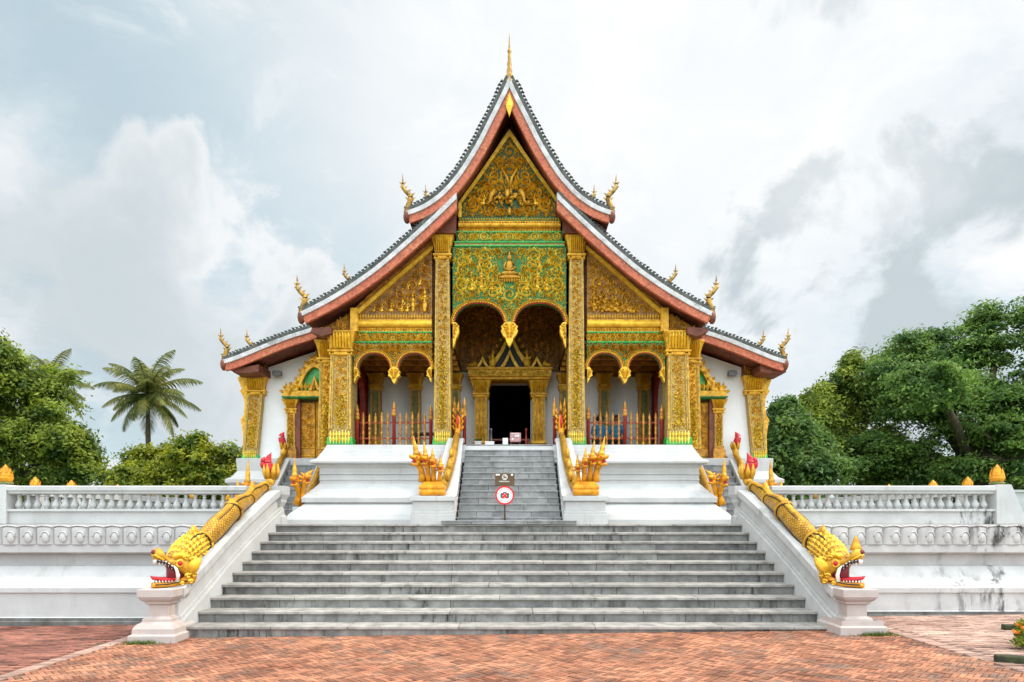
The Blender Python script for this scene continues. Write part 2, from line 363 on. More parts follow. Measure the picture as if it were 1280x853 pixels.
def scrolls(mb, inside, bb, P, rmax, rmin, seed, h=.03, tries=2200, mirror=None, w=.17, fill=1., gap=.034):
    R = random.Random(seed); cs = []
    x0, x1, z0, z1 = bb
    for t in range(tries):
        r = rmax*(rmin/rmax)**(t/tries)
        x = R.uniform(x0, x1); z = R.uniform(z0, z1)
        if mirror is not None and x-mirror < r*.9 and x > mirror-r: 
            if abs(x-mirror) < r*.5: x = mirror
            else: continue
        if any((x-a)**2+(z-b)**2 < (.97*(r+c))**2 for a, b, c in cs): continue
        if not all(inside(x+r*.95*math.cos(k*PI/4), z+r*.95*math.sin(k*PI/4)) for k in range(8)): continue
        cs.append((x, z, r))
    F = []; cell = {}
    for t in range(int(tries*1.6)):
        x = R.uniform(x0, x1); z = R.uniform(z0, z1)
        if not inside(x, z) or any((x-a)**2+(z-b)**2 < (.93*c)**2 for a, b, c in cs): continue
        kx, kz = int(x/.06), int(z/.06)
        if any((x-p)**2+(z-q)**2 < gap**2 for i in (-1, 0, 1) for j in (-1, 0, 1) for p, q in cell.get((kx+i, kz+j), ())): continue
        cell.setdefault((kx, kz), []).append((x, z)); an = R.uniform(0, 2*PI)
        for mx in ((1, -1) if mirror is not None else (1,)): leaf(mb, x if mx > 0 else 2*mirror-x, z, an if mx > 0 else PI-an, R.uniform(.045, .075), .017, P, h*.7)
    for x, z, r in cs:
        d = R.choice((-1, 1)); a0 = R.uniform(0, 2*PI); T = R.uniform(1.3, 1.6) if r > .055 else 1.1; n = 15 if r > rmin*1.5 else 10
        for mx in ((1, -1) if mirror is not None and abs(x-mirror) > 1e-6 else (1,)):
            pts = []; ws = []
            for i in range(n):
                t = i/(n-1); rr = r*.93*(1-.82*t); a = a0+d*T*2*PI*t
                px, pz = x+rr*math.cos(a), z+rr*math.sin(a)
                if mx < 0: px = 2*mirror-px
                pts.append((px, pz)); ws.append(max(.007, r*w)*(1-.3*t))
            ribbon(mb, pts, ws, P, h*(.6+.4*min(1, r/rmax)))
            for k in range(5):
                a = a0+k*1.25+.3; px, pz = x+r*.8*math.cos(a), z+r*.8*math.sin(a); an = a+d*.9
                if mx < 0: px = 2*mirror-px; an = PI-an
                if inside(px, pz) and R.random() < fill: leaf(mb, px, pz, an, r*.62, r*.2, P, h*.8)
            px = x if mx > 0 else 2*mirror-x
            leaf(mb, px-r*.2, z, 0, r*.4, r*.18, P, h)
    return cs
def front(y): return lambda u, v, h: (u, y-h, v)
def figure(mb, x, z, k, y, kneel=False, lean=0):     # small robed relief figure, standing or kneeling
    if kneel:
        mb.ell((x, y, z+.12*k), .2*k, .06*k, .12*k, 8, 5); mb.ell((x+lean*.05*k, y, z+.36*k), .1*k, .06*k, .2*k, 8, 5); mb.ell((x+lean*.09*k, y-.02*k, z+.62*k), .07*k, .06*k, .09*k, 8, 5)
        mb.tube([(x+lean*.05*k, y-.04*k, z+.45*k), (x+lean*.2*k, y-.07*k, z+.4*k), (x+lean*.22*k, y-.07*k, z+.55*k)], .035*k, 5)
        mb.lathe((x+lean*.09*k, y-.02*k, z+.68*k), [(.05*k, 0), (.02*k, .1*k), (.004, .2*k)], 6)
    else:
        mb.ell((x, y, z+.3*k), .12*k, .06*k, .32*k, 8, 5); mb.ell((x, y, z+.68*k), .1*k, .06*k, .2*k, 8, 5); mb.ell((x, y-.02*k, z+.96*k), .07*k, .06*k, .09*k, 8, 5)
        for s in (-1, 1): mb.tube([(x+s*.09*k, y-.02*k, z+.8*k), (x+s*.17*k, y-.05*k, z+.6*k), (x+s*.05*k, y-.08*k, z+.62*k)], .03*k, 5)
        mb.lathe((x, y-.02*k, z+1.02*k), [(.05*k, 0), (.02*k, .1*k), (.004, .22*k)], 6)

# ------------------------------------------------------------------ ground
def gz(x): return .05+.0117*x
def ground():
    g = MB(); g.add([(-900, -300, -.45), (900, -300, -.45), (900, 1500, -.45), (-900, 1500, -.45)], [(0, 1, 2, 3)]); struct(g.build('ground', 'lawn'))
    b = MB(); b.add([(x, y, gz(x)-.014) for x, y in ((-16, -4), (16, -4), (16, 11.4), (-16, 11.4))], [(0, 1, 2, 3)]); struct(b.build('paving_bed', 'soil'))
    R = random.Random(5)
    def brick(mb, cx, cy, ax, ay, L=.2, W=.1, gap=.011):
        # ax, ay: unit direction of the long side
        l, w = L/2-gap/2, W/2-gap/2; c = []; t = R.uniform(-.003, .005); tl = R.uniform(-.012, .012); tw = R.uniform(-.02, .02)
        for u, v in ((-1, -1), (1, -1), (1, 1), (-1, 1)):
            x = cx+ax*l*u-ay*w*v; y = cy+ay*l*u+ax*w*v; c.append((x, y, gz(x)+t+tl*l*u+tw*w*v))
        lo = [(x+(x-cx)*.04, y+(y-cy)*.04, z-.03) for x, y, z in c]
        n = mb.add(c+lo, [(0, 1, 2, 3), (0, 4, 5, 1), (1, 5, 6, 2), (2, 6, 7, 3), (3, 7, 4, 0)])
    ap = MB(); W = .056; c45 = math.sqrt(.5)
    for m in range(0, 44):
        for k in range(-150, 151):
            for kind in (0, 1):
                if kind == 0: u, v = (k+3*m+1.5)*W, (-k+3*m+.5)*W; d = (c45, c45)
                else: u, v = (k+3*m+.5)*W, (-k+3*m+4.5)*W; d = (-c45, c45)
                x = (u-v)*c45; y = (u+v)*c45
                if abs(x) < 5.32 and 4.2 < y < 9.35: brick(ap, x, y, d[0], d[1], 3*W, W, .010)
    struct(ap.build('herringbone_brick_apron', 'brick', recalc=False))
    bo = MB()
    for s in (-1, 1):
        y = 4.2
        while y < 10.4:
            brick(bo, s*5.45, y, 1, 0, .2, .075, .01); y += .076
    struct(bo.build('soldier_course_border', 'brick_pale', recalc=False))
    for s, mm in ((-1, 'brick_dark'), (1, 'brick_pale')):
        o = MB(); y = 4.2; r = 0
        while y < 10.55:
            x = 5.66+(r % 2)*.105+R.uniform(-.02, .02)
            while x < 13:
                if R.random() < .985: brick(o, s*x, y, 1, 0, .21, .072, .009)
                x += .212
            y += .073; r += 1
        struct(o.build('running_bond_paving', mm, recalc=False))
    t = MB()
    t.box(-5.0, 5.0, 12.74, 40, 1.40, 1.598)
    for s in (-1, 1): x0, x1 = sorted((s*5.0, s*10.5)); t.box(x0, x1, 11.15, 40, 1.40, 1.594)
    struct(t.build('terrace_floor', 'stone_top'))
    for s in (-1, 1):
        l = MB(); x0 = s*10.55
        l.add([(x0, 11.3, -.4), (s*13, 11.3, -.4), (s*60, 14, .6), (s*60, 90, 1.5), (x0, 90, 1.5), (x0, 17, 1.3)], [(0, 1, 2, 3, 4, 5)])
        struct(l.build('lawn', 'lawn'))
ground()

# ------------------------------------------------------------------ stairs
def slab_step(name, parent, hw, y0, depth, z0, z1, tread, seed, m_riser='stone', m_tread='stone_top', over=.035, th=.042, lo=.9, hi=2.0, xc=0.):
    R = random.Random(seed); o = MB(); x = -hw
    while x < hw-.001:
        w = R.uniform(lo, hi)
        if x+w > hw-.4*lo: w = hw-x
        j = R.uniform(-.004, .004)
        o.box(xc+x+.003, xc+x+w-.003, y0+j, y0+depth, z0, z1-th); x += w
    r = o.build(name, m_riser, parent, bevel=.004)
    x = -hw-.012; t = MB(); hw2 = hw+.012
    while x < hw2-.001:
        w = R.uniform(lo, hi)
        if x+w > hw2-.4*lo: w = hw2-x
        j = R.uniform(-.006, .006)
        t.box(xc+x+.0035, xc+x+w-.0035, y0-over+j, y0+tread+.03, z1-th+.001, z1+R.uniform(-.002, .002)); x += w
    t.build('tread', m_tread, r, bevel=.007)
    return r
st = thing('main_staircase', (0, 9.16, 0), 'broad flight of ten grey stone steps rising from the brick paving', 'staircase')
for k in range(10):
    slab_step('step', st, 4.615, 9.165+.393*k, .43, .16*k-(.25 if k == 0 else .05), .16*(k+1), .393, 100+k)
cs = thing('central_staircase', (0, 12.95, 1.6), 'narrow steep grey stone stair climbing to the dark central doorway', 'staircase')
for k in range(13):
    hw = 1.055-.004*k
    slab_step('step', cs, hw, 12.955+.165*k, .2, 1.6+.142*k-.03, 1.6+.142*(k+1), .165, 200+k, 'stone_blue', 'stone_blue', .012, .035, .35, .9)
slab_step('bottom_step', cs, 1.33, 12.62, .4, 1.598, 1.675, .4, 250, 'stone_blue', 'stone_blue', .012, .03, .4, .9)
for s in (-1, 1):
    t = thing('side_staircase', (s*5.3, 14.9, 1.6), 'bluish grey stone side stair up to the gilded door on the %s of the porch' % SIDE[s], 'staircase', 'side stairs beside the porch')
    for k in range(10):
        slab_step('step', t, .375, 14.95+.205*k, .25, 1.58+.168*k, 1.6+.168*(k+1)+.002, .205, 300+k+s, 'stone_blue', 'stone_blue', .012, .035, .3, .5, xc=s*5.315)

# ------------------------------------------------------------------ main stair parapets
PT = [(9.1, .715), (9.8, 1.02), (10.6, 1.39), (11.3, 1.685), (12.0, 1.96), (12.6, 2.19), (13.15, 2.37)]
PX = 4.855
for s in (-1, 1):
    t = thing('stair_parapet', (s*PX, 9.1, gz(s*PX)), 'sloping white stair wall with moulded pedestal on the %s side of the broad steps' % SIDE[s], 'stair wall', 'white walls flanking the broad steps')
    x0, x1 = sorted((s*4.74, s*5.02)); g = gz(s*5)
    p = MB()
    p.mould(x0, x1, 8.94, 9.26, [(.185, g-.1), (.185, g+.1), (.178, g+.105), (.15, g+.115), (.145, g+.19), (.11, .235), (.06, .265), (.055, .31), (.0, .335), (0, .5), (.035, .515), (.035, .545), (.05, .55), (.085, .585), (.085, .605), (.105, .61), (.105, .72)])
    p.build('pedestal', 'white_warm', t, bevel=.006)
    def rail(d0, d1, hw, name, m, y1=13.15, y0=9.12):
        A = [(y, z-d0) for y, z in PT]; B = [(y, z-d1) for y, z in PT]
        A[0] = (y0, A[0][1]); B[0] = (y0, B[0][1]); A[-1] = (y1, A[-1][1]); B[-1] = (y1, B[-1][1])
        w = MB(); a, b = sorted((s*PX-hw, s*PX+hw)); w.band(A, B, a, b, 'x'); return w.build(name, m, t, bevel=.006)
    rail(0, .13, .245, 'coping', 'white_old', 13.2)
    rail(.131, .19, .20, 'coping_bead', 'white', 13.17)
    rail(.191, .40, .165, 'wall_panel', 'white', 13.1)
    rail(.401, .46, .20, 'lower_bead', 'white', 13.12)
    rail(.461, 1.5, .238, 'wall_base', 'white', 13.15)
    e = MB(); a, b = sorted((s*PX-.2, s*PX+.2))
    e.mould(a, b, 13.0, 13.2, [(.06, 1.58), (.06, 1.75), (.02, 1.8), (.0, 1.95), (.05, 2.05), (.05, 2.1), (.1, 2.2), (.1, 2.372)]); e.build('end_post', 'white_old', t, bevel=.006)

# ------------------------------------------------------------------ terrace walls and balustrades
WP = [(10.43, .235), (10.455, .25), (10.455, .485), (10.425, .50), (10.425, .575), (10.47, .60), (10.52, .66), (10.62, .74), (10.72, .90), (10.73, .915), (10.80, .925), (10.80, 1.10), (10.70, 1.115), (10.70, 1.135), (10.615, 1.145), (10.615, 1.27), (10.64, 1.275), (10.64, 1.60), (11.3, 1.60), (11.3, .235)]
def lotus_band(x0, x1, y, z0, z1, per):
    mb = MB(); n = int(round((x1-x0)/per)); h = z1-z0
    for i in range(n):
        cx = x0+per*(i+.5); vs = []; nu, nv = 9, 7
        for j in range(nv+1):
            v = j/nv
            for k in range(nu+1):
                u = -1+2*k/nu; hw = per*.5*(1.0 if v < .8 else 1.0)
                top = 1-.10*u*u-(.02 if abs(u) > .8 else 0)
                bul = (1-u*u)**.5*(.04+.022*math.sin(v*PI*.5)) if abs(u) < 1 else 0
                vs.append((cx+u*hw*.985, y-.012-bul*(1 if v < .97 else .75), z0+v*h*top))
        w = nu+1; fs = [(j*w+k, j*w+k+1, (j+1)*w+k+1, (j+1)*w+k) for j in range(nv) for k in range(nu)]
        # back of the petal top
        a = len(vs); vs += [(p[0], y+.02, p[2]) for p in vs[nv*w:nv*w+w]]
        fs += [(nv*w+k, nv*w+k+1, a+k+1, a+k) for k in range(nu)]
        mb.add(vs, fs, True)
        mb.ell((cx+per*.12, y-.052, z0+.115), .07, .032, .095, 10, 6)
        mb.tube([(cx+per*.12+.07*math.cos(a_), y-.068, z0+.13+.085*math.sin(a_)) for a_ in [q*PI/8 for q in range(0, 9)]], [.012]*9, 5)
        mb.tube([(cx-per*.5, y-.035, z0+h*.93), (cx-per*.25, y-.062, z0+h*1.0), (cx, y-.075, z0+h*1.03), (cx+per*.25, y-.062, z0+h*1.0), (cx+per*.5, y-.035, z0+h*.93)], .015, 6)
    return mb
def gold_lotus(parent, c, r, h, petals=9):
    b = MB(); b.lathe(c, [(r*.75, 0), (r*1.05, h*.05), (r*1.1, h*.12), (r*.7, h*.17)], 12); o = b.build('lotus_base', 'green_dull', parent)
    l = MB(); l.lathe((c[0], c[1], c[2]+h*.14), [(r*.6, 0), (r*.92, h*.14), (r*.95, h*.3), (r*.7, h*.52), (r*.36, h*.72), (r*.1, h*.85), (.004, h*.88)], 12)
    for row, (rr, z, sc) in enumerate(((.95, .16, .42), (.93, .3, .42), (.75, .48, .38), (.42, .66, .3))):
        n = petals-row
        for k in range(n):
            a = 2*PI*(k+.5*(row % 2))/n; ca, sa = math.cos(a), math.sin(a); w = r*.42*(1-row*.15)
            def Q(t, rad, z_): return (c[0]+ca*rad-sa*t, c[1]+sa*rad+ca*t, c[2]+z_)
            z0 = h*z; z1 = h*(z+sc); R0 = r*rr*.9
            l.add([Q(-w*.7, R0*.95, z0), Q(w*.7, R0*.95, z0), Q(w, R0*1.05, lerp(z0, z1, .45)), Q(0, R0*1.02, z1), Q(-w, R0*1.05, lerp(z0, z1, .45)), Q(0, R0*1.25, lerp(z0, z1, .4))],
                  [(0, 1, 5), (1, 2, 5), (2, 3, 5), (3, 4, 5), (4, 0, 5)])
    l.build('lotus_bud', 'gold_orange', parent, recalc=False); return o
balu0 = None
def baluster(parent, x, y, z0, z1):
    global balu0
    h = z1-z0
    if balu0 is None:
        b = MB(); p = [(1.15*r, z) for r, z in ((.042, 0), (.042, .04), (.03, .05), (.038, .08), (.058, .2), (.06, .3), (.045, .45), (.026, .62), (.022, .72), (.034, .76), (.034, .8), (.024, .83), (.03, .9), (.042, .95), (.042, 1))]
        b.lathe((0, 0, 0), [(r, z) for r, z in p], 10); balu0 = b.build('baluster', 'white')
        o = balu0
    else:
        o = balu0.copy(); C.objects.link(o)
    o.parent = parent; o.location = Vector((x, y, z0))-wloc(parent); R_ = random.Random(int(x*997+y*131)); o.scale = (R_.uniform(.94, 1.06), R_.uniform(.94, 1.06), h); o.rotation_euler = (R_.uniform(-.012, .012), R_.uniform(-.012, .012), R_.uniform(0, 6))
    return o
for s in (-1, 1):
    t = thing('terrace_wall', (s*8.2, 10.6, gz(s*8)), 'moulded white terrace wall with lotus petal band %s' % ('left of the broad steps' if s < 0 else 'right of the broad steps, stained with black mould'), 'wall', 'white terrace walls')
    m = 'white_mould' if s > 0 else 'white'; zf = .19 if s > 0 else .085
    w = MB(); a, b = sorted((s*5.05, s*13)); wp = [(y, zf+(z-.235) if z < .26 else z) for y, z in WP]; w.prism(wp, a, b, 'x'); w.build('moulded_face', m, t)
    f = MB(); f.prism([(10.40, -.4), (10.40, zf-.06), (10.42, zf-.045), (10.42, zf-.003), (11.3, zf-.003), (11.3, -.4)], a, b, 'x'); f.build('wall_foot', 'grime', t)
    lb = lotus_band(a+.02 if s > 0 else a+.0, b, 10.64, 1.275, 1.585, .287); lb.build('lotus_petal_band', m, t, recalc=False)
    bt = thing('front_balustrade', (s*7.4, 12.6, 1.6), 'white balustrade of turned posts on the terrace edge, %s of the broad steps' % SIDE[s], 'balustrade', 'front balustrades of the terrace')
    px = 9.50 if s > 0 else 9.80
    a, b = sorted((s*5.11, s*px))
    q = MB(); q.prism([(12.50, 1.602), (12.50, 1.835), (12.45, 1.85), (12.45, 1.895), (12.74, 1.895), (12.74, 1.602)], a, b, 'x'); q.build('apron', m, bt, bevel=.006)
    q = MB(); q.prism([(12.50, 2.185), (12.47, 2.205), (12.47, 2.245), (12.435, 2.255), (12.435, 2.335), (12.46, 2.35), (12.73, 2.35), (12.755, 2.335), (12.755, 2.255), (12.72, 2.205), (12.70, 2.185)], a, b, 'x'); q.build('handrail', 'white', bt, bevel=.006)
    n = 25; xs = [5.26+(px-.16-5.26)*i/(n-1) for i in range(n)]
    for x in xs: baluster(bt, s*x, 12.6, 1.896, 2.186)
    pr = MB(); xi = s*(px-.03); xo = s*(px+.26); xo2 = s*(px+.58)
    pr.hexa([(xi, 12.42, 1.601), (xo2, 12.42, 1.601), (xo2, 13.0, 1.601), (xi, 13.0, 1.601)], [(xi, 12.42, 2.37), (xo, 12.42, 2.37), (xo, 12.75, 2.37), (xi, 12.75, 2.37)])
    pier = pr.build('corner_pier', 'white', bt, bevel=.01)
    gold_lotus(pier, (s*(px+.11), 12.6, 2.37), .125, .40)
    # return balustrade along the side of the terrace
    sb = thing('side_balustrade', (s*px, 17, 1.6), 'white side balustrade with small gold lotus tips running back along the terrace\'s %s edge' % SIDE[s], 'balustrade', 'side balustrades of the terrace')
    xa, xb = sorted((s*px-.02, s*(px)+s*.22))
    q = MB(); q.box(xa, xb, 13.01, 28, 1.602, 1.895); q.build('apron', 'white', sb)
    q = MB(); q.box(xa-.02, xb+.02, 12.78, 28, 2.185, 2.335); q.build('handrail', 'white', sb)
    y = 13.15
    k = 0
    while y < 27 and k < 70: baluster(sb, (xa+xb)/2, y, 1.896, 2.186); y += .19; k += 1
    for y in (13.4, 14.5, 16.2, 17.9, 20, 22.5):
        q = MB(); q.box(xa-.01, xb+.01, y-.11, y+.11, 1.896, 2.184); pp = q.build('pier', 'white', sb)
        gold_lotus(pp, ((xa+xb)/2, y, 2.335), .095, .25, 7)

# ------------------------------------------------------------------ central stair parapets
CTOP = [(12.72, 2.16), (13.0, 2.175), (13.2, 2.24), (13.4, 2.37), (13.65, 2.56), (14.2, 3.0), (14.75, 3.47), (15.0, 3.60), (15.35, 3.62)]
CXO = [(12.72, 1.98), (13.0, 1.94), (13.2, 1.82), (13.4, 1.70), (13.65, 1.60), (14.2, 1.50), (14.75, 1.45), (15.35, 1.43)]
for s in (-1, 1):
    t = thing('central_stair_parapet', (s*1.3, 13, 1.6), 'curved white parapet on the %s of the narrow central stair' % SIDE[s], 'stair wall', 'curved white parapets of the central stair')
    def lay(d0, d1, inset, name):
        w = MB(); secs = []
        for y, z in CTOP:
            xi, xo = s*(1.075+inset), s*(interp(CXO, y)-inset); yy = y+(inset if y < 12.8 else 0)
            secs.append([(xi, yy, max(1.59, z-d1)), (xo, yy, max(1.59, z-d1)), (xo, yy, z-d0), (xi, yy, z-d0)])
        w.loft(secs, False); return w.build(name, 'white', t, bevel=.008)
    lay(0, .10, 0, 'coping'); lay(.101, .30, .05, 'wall_panel'); lay(.301, .36, .025, 'bead'); lay(.361, 2.2, .01, 'wall_base')

# ------------------------------------------------------------------ side stair parapets
STOP = [(14.55, 1.98), (14.95, 2.0), (15.2, 2.12), (15.5, 2.36), (16.55, 3.24), (16.95, 3.42)]
for s in (-1, 1):
    for nm, xa, xb, lab in (('outer', 5.70, 6.02, 'outer'), ('inner', 4.60, 4.935, 'inner')):
        t = thing('side_stair_parapet', (s*(xa+xb)/2, 14.6, 1.6), 'short white parapet on the %s edge of the side stair, %s of the porch' % (lab, SIDE[s]), 'stair wall', 'parapets of the side stairs')
        a, b = sorted((s*xa, s*xb))
        w = MB(); w.band(STOP, [(y, z-.10) for y, z in STOP], a, b, 'x'); w.build('coping', 'white', t, bevel=.008)
        w = MB(); w.band([(y, z-.101) for y, z in STOP], [(y, 1.59) for y, z in STOP], a+.03, b-.03, 'x'); w.build('wall_base', 'white', t)

# ------------------------------------------------------------------ temple
T = thing('temple', (0, 15, 1.6), 'white and gold temple with three tiers of swept roofs above the stairs', 'temple')
def PART(mb, name, m, parent=None, **k): return mb.build(name, m, parent or T, **k)
FL = 3.44
plp = [(5.005, 1.59), (5.0, 1.69), (4.925, 1.81), (4.845, 1.889), (4.825, 1.895), (4.76, 1.97), (4.74, 1.975), (4.645, 2.07), (4.711, 2.08), (4.711, 2.19), (4.665, 2.24), (4.62, 2.29), (4.60, 2.295), (4.55, 2.37), (4.53, 2.375), (4.42, 2.50), (4.395, 2.523), (4.395, 2.60), (4.42, 2.61), (4.395, 2.62), (4.395, 2.73), (4.43, 2.74), (4.395, 2.75), (4.395, 2.88), (4.45, 2.95), (4.57, 2.985), (4.575, 3.03), (4.54, 3.06), (4.46, 3.085), (4.43, 3.14), (4.415, 3.145), (4.385, 3.22), (4.365, 3.225), (4.33, 3.31), (4.315, 3.315), (4.28, 3.40), (4.26, FL)]
p = MB(); p.mould(-4.26, 4.26, 14.945, 17.5, [(o-4.26, z) for o, z in plp]); PART(p, 'porch_plinth', 'white', bevel=.008)
p = MB(); p.mould(-6.95, 6.95, 16.62, 36, [(.0, 1.59), (.0, 2.0), (-.1, 2.02), (-.1, 2.5), (.15, 2.58), (.22, 2.64), (.22, 2.73), (.12, 2.78), (.0, 2.95), (.02, 3.2), (.02, 3.285)]); PART(p, 'hall_plinth', 'white', bevel=.008)

# roofs ---------------------------------------------------------------
TOP = [(0, 11.556), (.18, 11.16), (.393, 10.74), (.75, 10.03), (1.144, 9.40), (1.54, 8.945), (1.985, 8.65), (2.30, 8.56)]
MID = [(1.12, 8.98), (1.40, 8.70), (1.663, 8.445), (2.11, 8.033), (2.557, 7.64), (3.0, 7.27), (3.45, 6.96), (3.86, 6.70), (4.25, 6.485), (4.61, 6.315)]
FS = 14.62/14.3      # the front gable stands at 14.6 m
def scaled(P): return [(x*FS, 1.686+(z-1.686)*FS) for x, z in P]
TOP = scaled(TOP); MID = scaled(MID)
LOW = [(4.55, 6.62), (4.93, 6.476), (5.37, 6.345), (5.88, 6.155), (6.40, 5.94), (6.80, 5.775), (7.08, 5.70)]
def smooth_curve(P, n=26):
    xs = np.array([p[0] for p in P]); zs = np.array([p[1] for p in P])
    d = np.concatenate([[0], np.cumsum(np.hypot(np.diff(xs), np.diff(zs)))])
    t = np.linspace(0, d[-1], n); x = np.interp(t, d, xs); z = np.interp(t, d, zs)
    for _ in range(2):
        x[1:-1] = (x[:-2]+2*x[1:-1]+x[2:])/4; z[1:-1] = (z[:-2]+2*z[1:-1]+z[2:])/4
    return list(zip(x, z))
def offs(P, d):
    out = []
    for i, (x, z) in enumerate(P):
        a = P[max(i-1, 0)]; b = P[min(i+1, len(P)-1)]; dx, dz = b[0]-a[0], b[1]-a[1]; l = math.hypot(dx, dz)
        nx, nz = dz/l, -dx/l         # downwards / inwards for a falling curve
        out.append((x+nx*d, z+nz*d))
    xm = 0.0 if P[0][0] < .1 else P[0][0]
    if d > 0 and out[0][0] < xm:
        i = next(k for k, q in enumerate(out) if q[0] >= xm); a, b = out[i-1], out[i]; t = (xm-a[0])/(b[0]-a[0]); c = (xm, a[1]+t*(b[1]-a[1]))
        out = [c]*i+out[i:]
    return out
def mir(P, s): return [(s*x, z) for x, z in P]
def naga_finial(parent, x, z, y, s, k=1.):
    f = MB(); R = [(0, 0, .075), (.02, .1, .075), (.055, .2, .072), (.05, .3, .066), (-.03, .38, .056), (-.10, .46, .045), (-.12, .55, .032), (-.115, .64, .02), (-.12, .74, .006)]
    f.tube(*sm([(x+s*(-a)*k, y, z+b*k) for a, b, r in R], [r*k*.86 for a, b, r in R], 3), 8)
    for (a, b, r) in R[2:7]:
        for sg in (-1, 1):
            leafp = [(x+s*(-a)*k+sg*r*.7*k, y-.012, z+b*k-.03*k), (x+s*(-a)*k+sg*(r+.055)*k, y, z+b*k+.07*k), (x+s*(-a)*k+sg*r*.7*k, y, z+b*k+.05*k), (x+s*(-a)*k+sg*r*.8*k, y+.03, z+b*k)]
            f.add(leafp, [(0, 1, 2), (0, 1, 3), (1, 2, 3)])
    o = f.build('eave_finial', 'bronze', parent, recalc=False)
    c = MB(); c.lathe((x, y, z-.12*k), [(.07*k, 0), (.10*k, .04*k), (.085*k, .12*k), (.10*k, .15*k), (.06*k, .17*k)], 8); c.build('finial_base', 'bronze', o)
    tip = MB(); tip.tube([(x+s*.122*k, y, z+.58*k), (x+s*.118*k, y, z+.66*k), (x+s*.125*k, y, z+.80*k)], [.03*k, .02*k, .004], 6); tip.build('dark_tip', 'brown_bg', o)
    return o
def roof(P, s, y0, y1, full=True, apex=False, name='roof_slope', crest_step=.095, fin=1., h_top=None):
    c = smooth_curve(P)
    r = MB(); r.band(mir(c, s), mir(offs(c, .13), s), y0+.12, y1); root = PART(r, name, 'tile')
    r = MB(); r.band(mir(offs(c, .131), s), mir(offs(c, .19), s), y0+.10, y1); r.build('soffit', 'red_wood', root)
    # rows of tile ribs running up the slope
    rb = MB(); y = y0+.3
    cc = offs(c, -.012); pts = [(s*x, z) for x, z in cc[::4]]
    while y < min(y1, y0+9):
        rb.band(pts, mir(c[::4], s), y, y+.07); y += .22
    rb.build('tile_ribs', 'tile', root)
    w = MB(); w.band(mir(offs(c, .0), s), mir(offs(c, .105), s), y0-.055, y0+.10); w.build('white_verge', 'white_band', root, bevel=.01)
    b = MB(); b.band(mir(offs(c, .107), s), mir(offs(c, .275), s), y0-.02, y0+.075); b.build('red_bargeboard', 'red_board', root, bevel=.01)
    # grey tile edge above the white verge, with its rail of little hooked tiles
    e = MB(); e.band(mir(offs(c, -.09), s), mir(offs(c, .005), s), y0-.03, y0+.14)
    R = random.Random(int(abs(x0s(P)*100)))
    L = 0; prev = c[0]; nxt = .12
    for i in range(1, len(c)):
        a, q = c[i-1], c[i]; seg = math.hypot(q[0]-a[0], q[1]-a[1]); ux, uz = (q[0]-a[0])/seg, (q[1]-a[1])/seg; nx, nz = -uz, ux
        if nz < 0: nx, nz = -nx, -nz
        t = nxt
        while t < seg:
            bx, bz = a[0]+ux*t+nx*.06, a[1]+uz*t+nz*.06; k = R.uniform(.85, 1.15)
            pts = [(bx, bz), (bx+nx*.045*k, bz+nz*.045*k), (bx+nx*.085*k-ux*.012, bz+nz*.085*k-uz*.012), (bx+nx*.11*k+ux*.03, bz+nz*.11*k+uz*.03)]
            e.tube([(s*x_, y0+.05, z_) for x_, z_ in pts], [.028, .026, .034, .014], 5, smooth=False)
            t += crest_step
        nxt = t-seg
    e.build('tile_crest', 'tile', root)
    ex, ez = c[-1]
    k = MB(); k.ell((s*(ex-.01), y0+.03, ez-.10), .085, .11, .16, 10, 6); k.build('eave_scroll', 'red_wood', root)
    v = MB()
    eb = [offs(c, .16)[-1], offs(c, .385)[-1], (ex-.28, ez-.62)]
    naga_finial(root, s*(ex-.03), ez+.09, y0+.05, s, fin)
    return root
def x0s(P): return P[0][0]+P[-1][1]
for s in (-1, 1):
    roof(TOP, s, 14.60, 18.4, name='upper_roof_slope')
    roof(MID, s, 14.62, 18.3, name='middle_roof_slope').location.x = -.06
    roof(LOW, s, 16.10, 17.8, name='lower_roof_slope', fin=.92).location.x = -.13
    up = lambda P, d: [(x, z+d) for x, z in P]
    roof(up(TOP, 1.8), s, 18.5, 35, name='rear_upper_roof_slope', crest_step=.2)
    roof(up(MID, 1.8), s, 18.5, 35, name='rear_middle_roof_slope', crest_step=.2)
    roof(up(LOW, .42), s, 17.7, 35, name='rear_lower_roof_slope', crest_step=.2, fin=.95).location.x = -.13
def ridge(z, y0, y1):
    r = MB(); r.prism([(-.1, z-.18), (.1, z-.18), (.06, z+.05), (-.06, z+.05)], y0, y1); PART(r, 'ridge', 'tile', bevel=.01)
ridge(11.52*FS-.04, 14.62, 18.4); ridge(13.54, 18.5, 35)
sp = MB(); sp.lathe((0, 14.65, 11.62), [(.10, 0), (.11, .08), (.085, .16), (.095, .2), (.06, .28), (.065, .34), (.045, .42), (.052, .50), (.035, .6), (.04, .68), (.03, .74), (.05, .78), (.022, .86), (.014, 1.0), (.006, 1.2)], 10); PART(sp, 'spire', 'bronze')
ap = MB(); ap.prism([(0, 11.37), (.095, 11.12), (0, 10.84), (-.095, 11.12)], 14.51, 14.56); a_ = PART(ap, 'apex_rosette', 'gold_old')
q = MB(); leaf(q, 0, 10.88, PI/2, .44, .065, front(14.508), .03); q.build('rosette_leaf', 'gold', a_)
